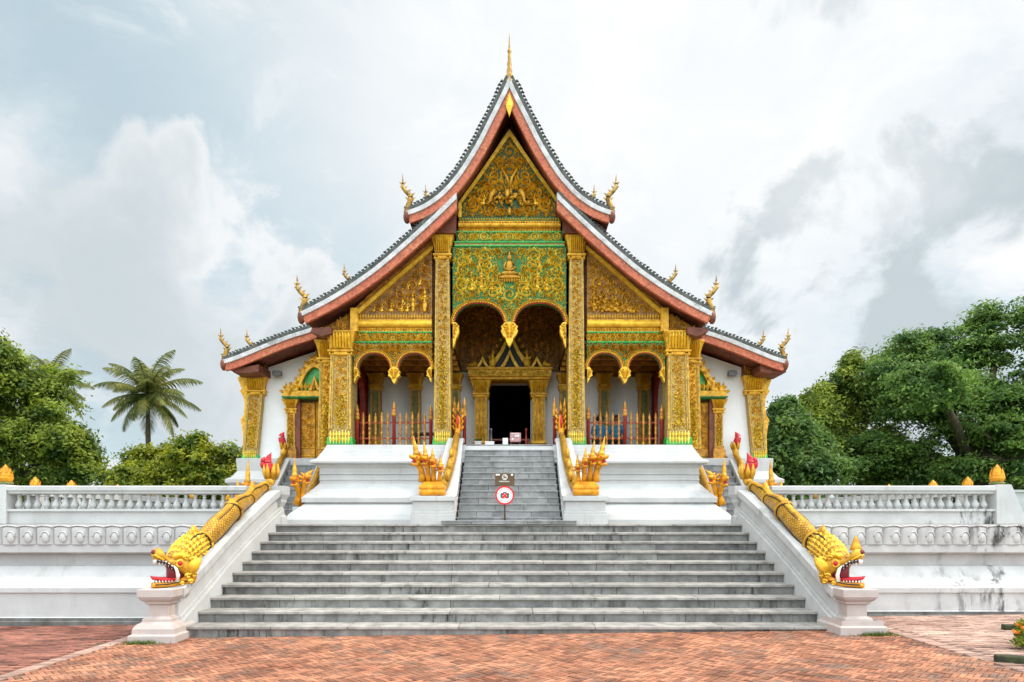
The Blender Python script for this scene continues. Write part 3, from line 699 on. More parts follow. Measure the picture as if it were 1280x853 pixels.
for s in (-1, 1):   # clerestory under the upper eaves and brackets below the eave ends
    w = MB(); a, b = sorted((s*1.86, s*1.98)); w.box(a, b, 15.15, 18.3, 7.9, 8.78); PART(w, 'clerestory_wall', 'brown_bg')
    w = MB(); w.prism(mir([(1.98, 8.56), (1.98, 8.12), (2.12, 8.02), (2.17, 8.44)], s), 14.76, 15.3); PART(w, 'eave_beam', 'red_wood')
    w = MB(); w.prism(mir([(4.10, 6.13), (4.10, 5.98), (4.32, 5.92), (4.58, 6.02), (4.55, 6.10)], s), 14.74, 15.0); PART(w, 'eave_beam', 'red_wood')
    w = MB(); w.prism(mir([(6.35, 5.62), (6.35, 5.45), (6.6, 5.40), (7.0, 5.42), (7.0, 5.5)], s), 16.2, 17.0); PART(w, 'eave_beam', 'red_wood')

# hall walls ----------------------------------------------------------
lowc = smooth_curve(LOW)
for s in (-1, 1):
    w = MB(); w.prism(mir([(4.2, 3.28), (6.80, 3.28), (6.50, 5.66), (4.85, 6.22), (4.2, 6.3)], s), 17.0, 35); PART(w, 'wing_wall', 'white_lit')
    w = MB(); w.prism(mir([(4.2, 6.0), (4.55, 6.0), (4.55, 8.0), (4.2, 8.2)], s), 18.35, 35); PART(w, 'upper_wall', 'white')
DZ = 5.52; DW = .585
for x0, x1 in ((-4.19, -DW), (DW, 4.19)):
    w = MB(); w.box(x0, x1, 18.0, 18.3, FL-.1, 5.85); PART(w, 'back_wall', 'white_lit')
w = MB(); w.box(-DW, DW, 18.0, 18.3, DZ, 5.85); PART(w, 'back_wall', 'white_lit')
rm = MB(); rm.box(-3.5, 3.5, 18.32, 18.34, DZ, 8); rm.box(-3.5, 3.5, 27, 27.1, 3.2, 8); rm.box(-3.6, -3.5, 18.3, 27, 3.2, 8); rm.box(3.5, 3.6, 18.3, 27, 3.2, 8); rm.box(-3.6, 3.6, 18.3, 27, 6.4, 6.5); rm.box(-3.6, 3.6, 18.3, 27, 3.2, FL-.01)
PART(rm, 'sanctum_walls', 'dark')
fl = MB(); fl.box(-4.1, 4.1, 15.0, 18.3, FL-.05, FL+.004); PART(fl, 'porch_floor', 'red_wood')
al = MB(); al.mould(-.32, .32, 24.5, 25.2, [(.2, FL), (.2, FL+.3), (0, FL+.35), (0, FL+.7), (.15, FL+.75), (.15, FL+.8)]); al.lathe((0, 24.8, FL+.8), [(.3, 0), (.32, .1), (.2, .2), (.22, .5), (.14, .62), (.12, .8), (.06, .95), (.01, 1.15)], 10); PART(al, 'altar', 'gold_dim')
# porch ceilings and the mural above the door
c_ = MB(); c_.box(-4.15, -1.36, 15.2, 18.0, 5.86, 5.95); c_.box(1.36, 4.15, 15.2, 18.0, 5.86, 5.95); PART(c_, 'side_bay_ceiling', 'red_wood')
for s in (-1, 1):
    for y in (15.7, 16.3, 16.9, 17.5): a, b = sorted((s*1.38, s*4.1)); c_ = MB(); c_.box(a, b, y-.06, y+.06, 5.76, 5.859); PART(c_, 'ceiling_beam', 'gold_dim')
for s in (-1, 1):
    a, b = sorted((s*1.36, s*1.42)); c_ = MB(); c_.box(a, b, 15.3, 18.0, 5.87, 8.6); PART(c_, 'nave_side_wall', 'brown_bg')
    fr = MB(); a, b = sorted((s*1.5, s*4.1)); fr.box(a, b, 17.88, 17.98, 5.70, 5.858); f_ = PART(fr, 'frieze', 'brown_bg')
    q = MB(); scrolls(q, lambda x, z: a < x < b and 5.71 < z < 5.85, (a, b, 5.71, 5.85), front(17.878), .07, .05, 5+s, .02, 300); q.build('frieze_scrollwork', 'gold_dim', f_)
c_ = MB(); c_.box(-1.36, 1.36, 15.2, 18.2, 8.5, 8.6); PART(c_, 'nave_ceiling', 'red_wood')
mu = MB(); mu.box(-1.6, 1.6, 17.86, 17.98, 5.852, 8.5); mural = PART(mu, 'mural_panel', 'brown_bg')
q = MB(); scrolls(q, lambda x, z: abs(x) < 1.34 and 5.95 < z < 8.4, (-1.34, 1.34, 5.95, 8.4), front(17.858), .26, .06, 71, .05, 1400, w=.12); q.build('mural_relief', 'gold_dim', mural)
for x, z, k in ((-.72, 6.3, .6), (-1.05, 6.2, .45), (.75, 6.35, .6), (1.05, 6.2, .45), (-.4, 6.9, .5), (.45, 6.95, .5), (-.8, 7.2, .5), (.85, 7.15, .45)): 
    q = MB(); figure(q, x, z, k, 17.85, kneel=k > .5); q.build('mural_figure', 'gold_dim', mural)

# columns ---------------------------------------------------------------
def column(x0, x1, y, z0, z1, taper=.06, d=.42, body='column_bg', name='column', capital=.42, green=.36, strip=True, seed=1, lean=0., detail=True):
    xc = (x0+x1)/2; hw = (x1-x0)/2; zc = z1-capital
    c = MB(); ht = hw-taper
    def ring(h, z, dy=0, g=0): 
        l = lean*(z-z0)/(z1-z0)
        return [(xc-h+l-g, y-g-dy, z), (xc+h+l+g, y-g-dy, z), (xc+h+l+g, y+d, z), (xc-h+l-g, y+d, z)]
    c.loft([ring(hw, z0), ring(ht, zc)], False); o = PART(c, name, body)
    H = lambda z: lerp(hw, ht, (z-z0)/(zc-z0)); LX = lambda z: xc+lean*(z-z0)/(z1-z0)
    # gilded edge fillets
    e = MB()
    for sg in (-1, 1):
        for a, b in ((.97, .80), (.76, .66)):
            lo = [(LX(z0)+sg*H(z0)*a, y-.03, z0+green), (LX(z0)+sg*H(z0)*b, y-.03, z0+green), (LX(z0)+sg*H(z0)*b, y+.01, z0+green), (LX(z0)+sg*H(z0)*a, y+.01, z0+green)]
            hi = [(LX(zc)+sg*H(zc)*a, y-.03, zc), (LX(zc)+sg*H(zc)*b, y-.03, zc), (LX(zc)+sg*H(zc)*b, y+.01, zc), (LX(zc)+sg*H(zc)*a, y+.01, zc)]
            e.hexa(lo, hi)
    e.build('gilded_edges', 'gold_trim', o)
    if strip:
        zt = lerp(z0, zc, .985); sc = MB(); w = ht*.60
        scrolls(sc, lambda x, z: abs(x-LX(z)) < w and z0+green+.03 < z < zt, (xc-hw, xc+hw, z0+green, zt), front(y-.002), w*.52, w*.24, seed, .035, int(900*(zc-z0)/3), w=.2)
        sc.build('carved_shaft_panel', 'gold', o, recalc=False)
        # brighter flame of gilding climbing from the foot
        fm = MB(); zf_ = lerp(z0, zc, .5)
        scrolls(fm, lambda x, z: abs(x-LX(z)) < w*.8 and z0+green+.06 < z < zf_+.1*math.cos((x-xc)/w*1.5), (xc-hw, xc+hw, z0+green, zf_+.1), front(y-.03), w*.42, w*.2, seed+5, .035, int(700*(zf_-z0)/2), w=.2)
        fm.build('gilded_flame', 'gold_lime', o, recalc=False)
    if green:
        b = MB(); h = H(z0)
        b.mould(xc-h, xc+h, y-.0, y+d, [(.012, z0), (.03, z0+.02), (.02, z0+green*.45), (.008, z0+green*.5)]); g_ = b.build('green_foot', 'green_bright', o)
        pt = MB(); n = 7
        for i in range(n):
            px = xc-h*.9+(i+.5)*h*1.8/n
            for z_, l_ in ((z0+green*.05, green*.7), (z0+green*.42, green*.55)): leaf(pt, px, z_, PI/2, l_, h*.8/n, front(y-.032), .025)
        pt.build('foot_petals', 'gold_lime', g_, recalc=False)
    if capital:
        k = MB(); h = H(zc); l = LX(zc)
        k.mould(l-h, l+h, y, y+d, [(.03, zc-.10), (.045, zc-.08), (.03, zc-.06), (.03, zc-.03), (.06, zc-.01), (.06, zc+.02), (.02, zc+.04), (.03, zc+capital*.35), (.075, zc+capital*.75), (.11, zc+capital*.94), (.10, z1)])
        kk = k.build('capital', 'gold_old', o)
        pt = MB(); n = 7
        for i in range(n):
            px = l-h+(i+.5)*2*h/n; leafh = capital*.92
            vs = [(px-h/n*.8, y-.035, zc+.05), (px+h/n*.8, y-.035, zc+.05), (px+h/n*.95, y-.12, zc+leafh*.8), (px, y-.14, zc+leafh), (px-h/n*.95, y-.12, zc+leafh*.8), (px, y-.09, zc+.05), (px, y-.155, zc+leafh*.75)]
            pt.add(vs, [(0, 5, 6, 4), (5, 1, 2, 6), (6, 2, 3), (4, 6, 3)])
        pt.build('capital_petals', 'gold', kk, recalc=False)
    return o
FY = 15.0
for s in (-1, 1):
    a, b = sorted((s*1.37, s*1.78)); column(a, b, FY+.05, FL, 8.36, .045, .5, name='tall_porch_column', capital=.45, seed=11+s)
    a, b = sorted((s*3.70, s*4.25)); column(a, b, FY, FL, 6.10, .035, .55, name='corner_porch_column', capital=.46, seed=21+s, lean=-s*.03)
    # recessed return pilaster behind the corner column
    a, b = sorted((s*4.24, s*4.62)); column(a, b, 15.42, FL-.05, 6.0, .02, .6, name='return_pilaster', body='gold_old', capital=.44, green=0, seed=31+s, lean=-s*.04)
    # side wall of the porch with a red framed arch
    x = s*4.05; w = MB(); a, b = sorted((s*3.98, s*4.12))
    w.box(a, b, 15.5, 15.75, FL, 5.86); w.box(a, b, 17.6, 18.0, FL, 5.86)
    n = 12
    for cy in (16.2, 17.15):
        A = [(cy+.42*math.cos(t), 5.0+.5*math.sin(t)) for t in [PI*i/n for i in range(n+1)]]; B = [(lerp(cy+.475, cy-.475, i/n), 5.86) for i in range(n+1)]
        w.strip(A, B, a, b, 'x')
    w.box(a, b, 16.62, 16.73, 4.6, 5.0)
    PART(w, 'porch_side_arcade', 'red_paint')
# interior pilasters on the back wall and door surround
for s in (-1, 1):
    for xc in (1.52, 2.62, 3.72):
        a, b = sorted((s*xc-.15, s*xc+.15)); column(a, b, 17.72, FL, 5.74, .02, .25, name='interior_pilaster', body='gold_dim', capital=.34, green=.3, seed=int(xc*10)+s, strip=False)
        q = MB(); q.box(s*xc-.07, s*xc+.07, 17.685, 17.715, FL+.6, 5.25); PART(q, 'green_inlay', 'green_dull')
    a, b = sorted((s*.60, s*.98)); column(a, b, 17.55, FL, 5.50, .015, .4, name='door_pilaster', body='gold_dim', capital=.36, green=0, seed=51+s, strip=False)
    q = MB()
    for k in (-.1, .0, .1): q.tube([(s*.79+k, 17.56, FL+.42), (s*.79+k, 17.56, 5.08)], .042, 6)
    q.mould(s*.79-.17, s*.79+.17, 17.5, 17.9, [(.05, FL), (.05, FL+.12), (.02, FL+.15), (.0, FL+.3), (.04, FL+.34), (.04, FL+.4)]); PART(q, 'clustered_shafts', 'gold_old')
li = MB(); li.mould(-1.08, 1.08, 17.45, 17.95, [(-.06, 5.50), (.0, 5.53), (.0, 5.57), (.05, 5.60), (.05, 5.76), (.08, 5.79), (.08, 5.83), (.02, 5.85)]); lin = PART(li, 'door_lintel', 'gold_old')
q = MB(); scrolls(q, lambda x, z: abs(x) < 1.1 and 5.60 < z < 5.76, (-1.1, 1.1, 5.6, 5.76), front(17.39), .075, .05, 61, .03, 400); q.build('lintel_scrollwork', 'gold_lime', lin, recalc=False)
pd = MB()
def gable(mb, cx, z0, hw, h, y0, y1, w):
    A = [(cx-hw, z0), (cx-hw*.45, z0+h*.45), (cx, z0+h), (cx+hw*.45, z0+h*.45), (cx+hw, z0)]
    B = [(cx-hw+w*1.5, z0), (cx-hw*.45+w*1.0, z0+h*.45-w*.3), (cx, z0+h-w*1.9), (cx+hw*.45-w*1.0, z0+h*.45-w*.3), (cx+hw-w*1.5, z0)]
    mb.band(A, B, y0, y1)
gable(pd, 0, 5.86, .58, 1.02, 17.5, 17.62, .09); gable(pd, 0, 5.86, .26, .48, 17.46, 17.56, .07)
for sg in (-1, 1): gable(pd, sg*.74, 5.86, .17, .30, 17.46, 17.56, .055)
for sg in (-1, 1):
    pd.ell((sg*.47, 17.5, 6.0), .11, .08, .15, 8, 6); pd.lathe((sg*.47, 17.5, 6.1), [(.06, 0), (.03, .12), (.005, .28)], 6)
    for i in range(5): leaf(pd, sg*(.12+i*.1), 6.72-i*.165, PI/2-sg*.5, .14, .04, front(17.5), .03)
    for i in range(4): leaf(pd, sg*(.92+.05*i), 5.86, PI/2-sg*.2, .2-.03*i, .04, front(17.47), .03)
PART(pd, 'door_pediment', 'gold')
q = MB(); q.prism([(-.5, 5.86), (.5, 5.86), (0, 6.76)], 17.58, 17.66); PART(q, 'pediment_field', 'black')

# facade panels -------------------------------------------------------
def arch_low(arches, pend, zs, x):
    """lower edge of an arcaded panel at x"""
    for x0, x1, zt in arches:
        if x0 < x < x1:
            c = (x0+x1)/2; a = (x1-x0)/2; u = abs(x-c)/a
            return zs+(zt-zs)*max(0, 1-u**2.3)**.5
    return zs
def arcade(xa, xb, ztop, arches, zs, y0, y1, name, m_bg, m_scroll, pend, seed, rmax, rmin, key=None, gap=.04):
    n = 110; xs = sorted(set([xa+(xb-xa)*i/n for i in range(n+1)]+[v for a in arches for v in (a[0]+.001, a[1]-.001)]+[lerp(a[0], a[1], t) for a in arches for t in (.005, .02, .05, .95, .98, .995)]))
    low = [(x, arch_low(arches, pend, zs, x)) for x in xs]; top = [(x, ztop) for x in xs]
    mb = MB(); mb.band(top, low, y0, y1); o = PART(mb, name, m_bg)
    L = lambda x: arch_low(arches, pend, zs, x)
    def inside(x, z):
        if not (xa+.02 < x < xb-.02 and z < ztop-.03): return False
        if z < L(x)+.0: return False
        for x0, x1, zt in arches:
            c = (x0+x1)/2; a = (x1-x0)/2+.10
            if abs(x-c) < a and z < zs+(zt+.12-zs)*max(0, 1-(abs(x-c)/a)**2.3)**.5: return False
        return z > zs
    q = MB(); mirx = (xa+xb)/2
    ins = inside if key is None else (lambda x, z: inside(x, z) and key(x, z))
    scrolls(q, ins, (xa, xb, zs, ztop), front(y0-.002), rmax, rmin, seed, .07, 3200, mirror=mirx, w=.145, gap=gap); q.build('scrollwork', m_scroll, o, recalc=False)
    # mouldings that follow each arch
    for d, w_, m_, hh in ((.012, .022, 'red_paint', .02), (.045, .02, 'gold', .04), (.085, .014, 'gold_old', .03)):
        r = MB()
        for x0, x1, zt in arches:
            c = (x0+x1)/2; a = (x1-x0)/2+d; pts = []
            for i in range(33):
                t = PI*i/32; u = math.cos(t); pts.append((c+a*u, zs+(zt+d-zs)*max(0, 1-abs(u)**2.3)**.5))
            ribbon(r, pts, w_, front(y0-.002), hh)
        r.build('arch_moulding', m_, o, recalc=False)
    tt = MB()
    for x0, x1, zt in arches:
        c = (x0+x1)/2; a = (x1-x0)/2+.03
        for i in range(30):
            t = PI*(i+.5)/30; u = math.cos(t); x = c+a*u; z = zs+(zt+.03-zs)*max(0, 1-abs(u)**2.3)**.5; tt.ell((x, y0-.02, z), .016, .016, .016, 6, 4)
    tt.build('arch_beads', 'gold_lime', o)
    # hanging pendants
    for px, w_, zb, half in pend:
        pe = MB(); hgt = zs-zb
        prof = [(0, zs+.06), (.5, zs+.04), (1, zs-.05), (.85, zs-.1), (1.0, zs-.16), (.75, zs-hgt*.5), (.45, zs-hgt*.62), (.38, zs-hgt*.75), (.12, zs-hgt*.95), (0, zb)]
        R_ = [(px+w_*a, z) for a, z in prof] if half != -1 else [(px, z) for a, z in prof]
        L_ = [(px-w_*a, z) for a, z in prof] if half != 1 else [(px, z) for a, z in prof]
        pe.band(L_, R_, y0-.03, y1-.02)
        P = front(y0-.031)
        for i in range(4):
            zz = zs-.02-i*hgt*.17; ww = w_*(.8-.16*i)
            for sg in (-1, 1):
                if half and sg != half: continue
                pts = [(px+sg*(ww*.5+ww*.45*(1-.8*t)*math.cos(6*t)), zz-ww*.45*(1-.8*t)*math.sin(6*t)) for t in [k/9 for k in range(10)]]
                ribbon(pe, pts, ww*.12+.004, P, .04)
                leaf(pe, px+sg*ww*.2, zz, -PI/2+sg*.35, ww*1.1, ww*.25, P, .04)
        pe.build('hanging_pendant', 'gold', o, recalc=False)
    return o
def seated(mb, x, z, k, y):      # small seated figure on a lotus seat
    mb.ell((x, y, z+.06*k), .34*k, .09*k, .07*k, 12, 5)
    for i in range(9): leaf(mb, x+(-4+i)*.07*k, z+.02*k, -PI/2, .13*k, .035*k, front(y-.05*k), .03)
    mb.ell((x, y-.03*k, z+.17*k), .25*k, .08*k, .075*k, 10, 5); mb.ell((x, y-.03*k, z+.36*k), .105*k, .06*k, .19*k, 10, 6)
    mb.ell((x, y-.05*k, z+.61*k), .068*k, .06*k, .085*k, 8, 6); mb.lathe((x, y-.04*k, z+.67*k), [(.05*k, 0), (.03*k, .05*k), (.008*k, .13*k)], 8)
    for s in (-1, 1): mb.tube([(x+s*.10*k, y-.05*k, z+.47*k), (x+s*.17*k, y-.06*k, z+.32*k), (x+s*.04*k, y-.11*k, z+.22*k)], [.035*k, .032*k, .026*k], 6)
    pts = [(x+.17*k*math.cos(t), z+.62*k+.17*k*math.sin(t)) for t in [PI*i/12*2 for i in range(13)]]; ribbon(mb, pts, .02*k, front(y), .03)
Y0 = 15.12
cen = arcade(-1.34, 1.34, 8.13, [(-1.31, -.125, 6.80), (.125, 1.31, 6.80)], 6.30, Y0, Y0+.16, 'central_arcade_panel', 'green', 'gold_lime', [(0, .20, 5.78, 0), (-1.335, .15, 5.75, 1), (1.335, .15, 5.75, -1)], 3, .19, .06,
             key=lambda x, z: (x/.26)**2+((z-7.62)/.40)**2 > 1, gap=.058)
q = MB(); seated(q, 0, 7.36, .82, Y0-.01)
for sg in (-1, 1):
    for x, k, kn in ((.42, .34, True), (.66, .42, False), (.9, .36, True), (.72, .3, True)): g = MB(); figure(g, sg*x, 7.10 if x != .72 else 7.62, k, Y0-.012, kn, -sg); g.build('relief_figure', 'gold', cen)
q.build('seated_figure', 'gold_paint', cen)
for s in (-1, 1):
    a, b = sorted((s*1.83, s*3.68))
    ars = sorted(tuple(sorted((s*x, s*x2)))+(5.615,) for x, x2 in ((1.87, 2.63), (2.82, 3.58)))
    arcade(a, b, 5.855, ars, 5.24, Y0, Y0+.16, 'side_arcade_panel', 'green' if s > 0 else 'green_dull', 'gold_old' if s > 0 else 'gold', [(s*2.725, .14, 4.90, 0), (s*1.84, .12, 4.92, s), (s*3.67, .12, 4.92, -s)], 41+s, .10, .042)
    # frieze and mouldings above the side bay
    f = MB(); f.box(a, b, Y0+.0, Y0+.14, 5.857, 6.11); fr = PART(f, 'side_frieze', 'green')
    q = MB(); scrolls(q, lambda x, z: a+.02 < x < b-.02 and 5.90 < z < 6.09, (a, b, 5.89, 6.10), front(Y0-.002), .095, .03, 55+s, .04, 900, mirror=(a+b)/2, w=.17); q.build('frieze_scrollwork', 'gold', fr, recalc=False)
    q = MB()
    for z in (5.868, 6.10): q.box(a, b, Y0-.03, Y0-.001, z, z+.025)
    q.build('green_fillets', 'green_bright', fr)
    def bands(z, lst, xa, xb, nm):
        root = None
        for kind, h, m_ in lst:
            g = MB()
            if kind == 'box': g.box(xa, xb, Y0-.04, Y0+.13, z+.001, z+h)
            elif kind == 'round':
                n = 8; g.prism([(Y0+.1, z+.001), (Y0-.04, z+.001)]+[(Y0-.04-.07*math.sin(PI*i/n), z+h/2-h/2*math.cos(PI*i/n)) for i in range(1, n)]+[(Y0-.04, z+h), (Y0+.1, z+h)], xa, xb, 'x')
            elif kind == 'teeth':
                g.box(xa, xb, Y0-.01, Y0+.13, z+.001, z+h); n = int((xb-xa)/.062)
                for i in range(n):
                    cx = xa+(i+.5)*(xb-xa)/n; leaf(g, cx, z+h*.98, -PI/2, h*.95, .027, front(Y0-.012), .045)
            elif kind == 'uptooth':
                g.box(xa, xb, Y0-.005, Y0+.13, z+.001, z+h); 
                t = MB(); n = int((xb-xa)/.062)
                for i in range(n): cx = xa+(i+.5)*(xb-xa)/n; leaf(t, cx, z, PI/2, h*.97, .026, front(Y0-.008), .05)
            o = g.build(nm, m_, root or T)
            if kind == 'uptooth': t.build('petal_teeth', 'gold', o, recalc=False)
            root = root or o; z += h
        return z
    bands(6.127, [('teeth', .10, 'gold_old'), ('round', .15, 'gold'), ('box', .03, 'gold_old'), ('uptooth', .15, 'brown_bg')], a, b, 'cornice_moulding')
    # triangular side gable
    inner, zb = 1.83, 6.56
    tri = [(inner, zb), (3.60, zb), (2.7, 7.32), (inner, 8.06)]
    g = MB(); g.prism(mir(tri, s), Y0+.01, Y0+.15); gb = PART(g, 'side_gable_panel', 'brown_bg')
    def tin(x, z, s=s):
        x = s*x
        if x < inner+.03 or z < zb+.03: return False
        lim = lerp(8.06, 6.56, (x-inner)/(3.60-inner)); lim -= .09*math.sin(PI*min(1, max(0, (x-inner)/(1.77))))
        return z < lim-.07
    q = MB(); scrolls(q, tin, (min(s*inner, s*3.6), max(s*inner, s*3.6), zb, 8.0), front(Y0+.008), .14, .045, 81+s, .07, 2600, w=.15, gap=.05); q.build('scrollwork', 'gold_old' if s < 0 else 'gold', gb, recalc=False)
    for x, k, kn, dz in ((2.0, .62, False, 0), (2.28, .52, False, 0), (2.55, .5, True, 0), (2.8, .4, True, 0), (3.02, .32, True, 0), (2.42, .36, True, 0), (3.2, .22, True, 0), (2.12, .36, True, .62), (2.4, .3, True, .52)):
        if s > 0 and x in (2.55, 2.8): k *= 1.25
        g = MB(); figure(g, s*x, zb+.04+dz, k*.75, Y0-.01, kn, -s); g.build('relief_figure', 'gold_paint' if s > 0 else 'gold', gb)
    if s > 0:
        g = MB()
        R_ = random.Random(9)
        for q_ in range(40):
            u_ = R_.random(); x_ = 1.98+u_*.95; h_ = .40*(1-u_)**.6*R_.random(); g.ell((x_, Y0-.02, 6.60+h_), R_.uniform(.03, .06), .05, R_.uniform(.025, .05), 7, 4)
            leaf(g, x_, 6.62+h_, R_.uniform(.3, 2.8), .13, .028, front(Y0-.05), .05)
        g.build('rock_relief', 'gold_paint', gb)
    q = MB(); A = [(s*(3.66), zb-.01), (s*2.74, 7.36), (s*1.80, 8.16)]; B = [(s*(3.53), zb-.01), (s*2.70, 7.29), (s*1.80, 8.06)]; q.band(A, B, Y0-.07, Y0+.02); q.build('gable_frame', 'gold', gb)
    q = MB(); q.band([(s*3.80, zb-.02), (s*2.80, 7.47), (s*1.80, 8.30)], [(s*3.67, zb-.02), (s*2.75, 7.37), (s*1.80, 8.165)], Y0-.03, Y0+.06); q.build('outer_gable_frame', 'gold_dim', gb)
    # bracket panel between corner column and middle roof eave
    w = MB(); w.prism(mir([(3.62, 6.06), (3.62, 6.62), (4.0, 6.40), (4.32, 6.22), (4.60, 6.06)], s), 15.06, 15.5); bk = PART(w, 'eave_bracket', 'brown_bg')
    q = MB(); scrolls(q, lambda x, z: 3.64 < s*x < 4.5 and 6.10 < z < lerp(6.6, 6.1, (s*x-3.62)/.95), (min(s*3.6, s*4.6), max(s*3.6, s*4.6), 6.08, 6.6), front(15.058), .085, .03, 91+s, .04, 900, w=.18); q.build('bracket_scrollwork', 'gold_old', bk, recalc=False)
    w = MB(); w.box(min(s*3.55, s*3.72), max(s*3.55, s*3.72), 14.95, 15.4, 6.10, 6.64); PART(w, 'eave_post', 'gold_old')
    # link between tall column capital and upper roof
    w = MB(); w.box(min(s*1.25, s*1.78), max(s*1.25, s*1.78), 14.9, 15.4, 8.365, 8.75); w.prism(mir([(1.25, 8.75), (1.70, 8.75), (1.70, 9.0), (1.25, 9.3)], s), 14.95, 15.4); PART(w, 'column_head_block', 'red_wood')

# central bands and upper gable
a, b = -1.25, 1.25
f = MB(); f.box(a-.05, b+.05, Y0, Y0+.14, 8.135, 8.26); cb = PART(f, 'central_band', 'column_bg')
q = MB()
for z in (8.137, 8.225): q.box(a-.05, b+.05, Y0-.03, Y0-.001, z, z+.03)
q.build('green_fillets', 'green_bright', cb)
f = MB(); f.box(a, b, Y0, Y0+.14, 8.262, 8.49); cf = PART(f, 'rosette_frieze', 'green')
q = MB()
for x in (-1.12, -.6, 0, .6, 1.12):
    ribbon(q, [(x+.085*math.cos(t), 8.375+.085*math.sin(t)) for t in [2*PI*i/14 for i in range(15)]], .018, front(Y0-.002), .04)
    for i in range(6): leaf(q, x, 8.375, i*PI/3, .065, .02, front(Y0-.002), .04)
scrolls(q, lambda x, z: abs(x) < 1.22 and 8.29 < z < 8.465 and all(abs(x-c) > .11 for c in (-1.12, -.6, 0, .6, 1.12)), (-1.22, 1.22, 8.28, 8.47), front(Y0-.002), .08, .03, 15, .04, 900, mirror=0, w=.17)
q.build('rosettes', 'gold_lime', cf, recalc=False)
q = MB(); q.box(a, b, Y0-.03, Y0-.001, 8.465, 8.492); q.build('green_fillet', 'green_bright', cf)
bands(8.494, [('teeth', .075, 'gold_old'), ('round', .10, 'gold_old'), ('teeth', .07, 'gold_old'), ('uptooth', .085, 'green')], -1.2, 1.2, 'upper_cornice_moulding')
gA = [(-1.20, 8.82), (1.20, 8.82), (1.20, 9.17), (.745, 9.80), (.32, 10.42), (0, 10.90), (-.32, 10.42), (-.745, 9.80), (-1.20, 9.17)]
g = MB(); g.prism(gA, Y0+.02, Y0+.16); ug = PART(g, 'upper_gable_panel', 'green_deep')
def ug_in(x, z):
    x = abs(x)
    if z < 8.86 or x > 1.10: return False
    return z < 9.15 or x < lerp(1.12, 0, (z-9.15)/(10.74-9.15))-.02
q = MB(); scrolls(q, lambda x, z: ug_in(x, z) and not ((x/.45)**2+((z-9.28)/.22)**2 < 1), (-1.15, 1.15, 8.85, 10.9), front(Y0+.018), .19, .05, 17, .075, 4200, mirror=0, w=.155, gap=.046); q.build('scrollwork', 'gold', ug, recalc=False)
q = MB()     # mount with coiled trunks under a tree

R_ = random.Random(12)
for q_ in range(46):
    a_ = R_.uniform(0, PI); r_ = R_.random()**.5; x_ = .5*r_*math.cos(a_); z_ = 9.12+.36*r_*math.sin(a_)
    q.ell((x_, Y0-.02-.02*(1-r_), z_), R_.uniform(.03, .06), .05, R_.uniform(.03, .055), 7, 4)
for q_ in range(26):
    a_ = PI*(q_+.5)/26; q.add; leaf(q, .44*math.cos(a_), 9.12+.33*math.sin(a_), a_+R_.uniform(-.4, .4), .15, .03, front(Y0-.05), .05)
for q_ in range(30): leaf(q, R_.uniform(-.4, .4), R_.uniform(9.12, 9.4), R_.uniform(0, 6.3), .10, .022, front(Y0-.075), .04)

for sg in (-1, 0, 1): q.tube([(sg*.3-.05, Y0-.06, 9.42), (sg*.38-.05, Y0-.11, 9.30), (sg*.40-.05, Y0-.11, 9.16), (sg*.48-.05, Y0-.1, 9.10)], [.07, .055, .035, .02], 7)
for sg in (-1, 1): q.tube([(0, Y0-.02, 9.5), (sg*.06, Y0-.04, 9.75), (sg*.18, Y0-.03, 9.95), (sg*.12, Y0-.02, 10.1)], [.05, .035, .025, .012], 6)
q.ell((0, Y0-.03, 8.96), .05, .05, .10, 8, 5)
for sg in (-1, 1): g = MB(); figure(g, sg*.62, 9.12, .3, Y0-.02, True, -sg); g.build('relief_figure', 'gold', ug)
q.build('mount_relief', 'gold_paint', ug)
fr = [(-1.20, 8.82), (-1.20, 9.17), (-.745, 9.80), (-.32, 10.42), (0, 10.90), (.32, 10.42), (.745, 9.80), (1.20, 9.17), (1.20, 8.82)]
fr2 = [(-1.13, 8.82), (-1.13, 9.15), (-.685, 9.76), (-.26, 10.37), (0, 10.74), (.26, 10.37), (.685, 9.76), (1.13, 9.15), (1.13, 8.82)]
q = MB(); q.band(fr, fr2, Y0-.04, Y0+.03); q.build('gable_frame', 'gold', ug)
bk = MB(); o1 = offs(smooth_curve(TOP), .25)
pts = [(x, z) for x, z in o1]; bk.prism([(-x, z) for x, z in pts if z > 8.9][::-1]+[(0, 8.85)]+[], Y0+.17, Y0+.25) if False else None
w = MB(); half = [(x, z) for x, z in o1 if z > 8.75 and x > .02]
w.prism([(0, 11.0)]+half+[(half[-1][0], 8.7), (-half[-1][0], 8.7)]+[(-x, z) for x, z in half[::-1]], Y0+.17, Y0+.26); PART(w, 'gable_backing', 'red_wood')
for s in (-1, 1):
    cm = offs(smooth_curve(MID), .22); hm = [(x, z) for x, z in cm if x > 1.3 and z > 6.2]
    w = MB(); w.prism(mir(hm+[(hm[-1][0], 6.05), (1.3, 6.05)], s), Y0+.18, Y0+.27); PART(w, 'side_gable_backing', 'red_wood')

before_wing = set(T.children)
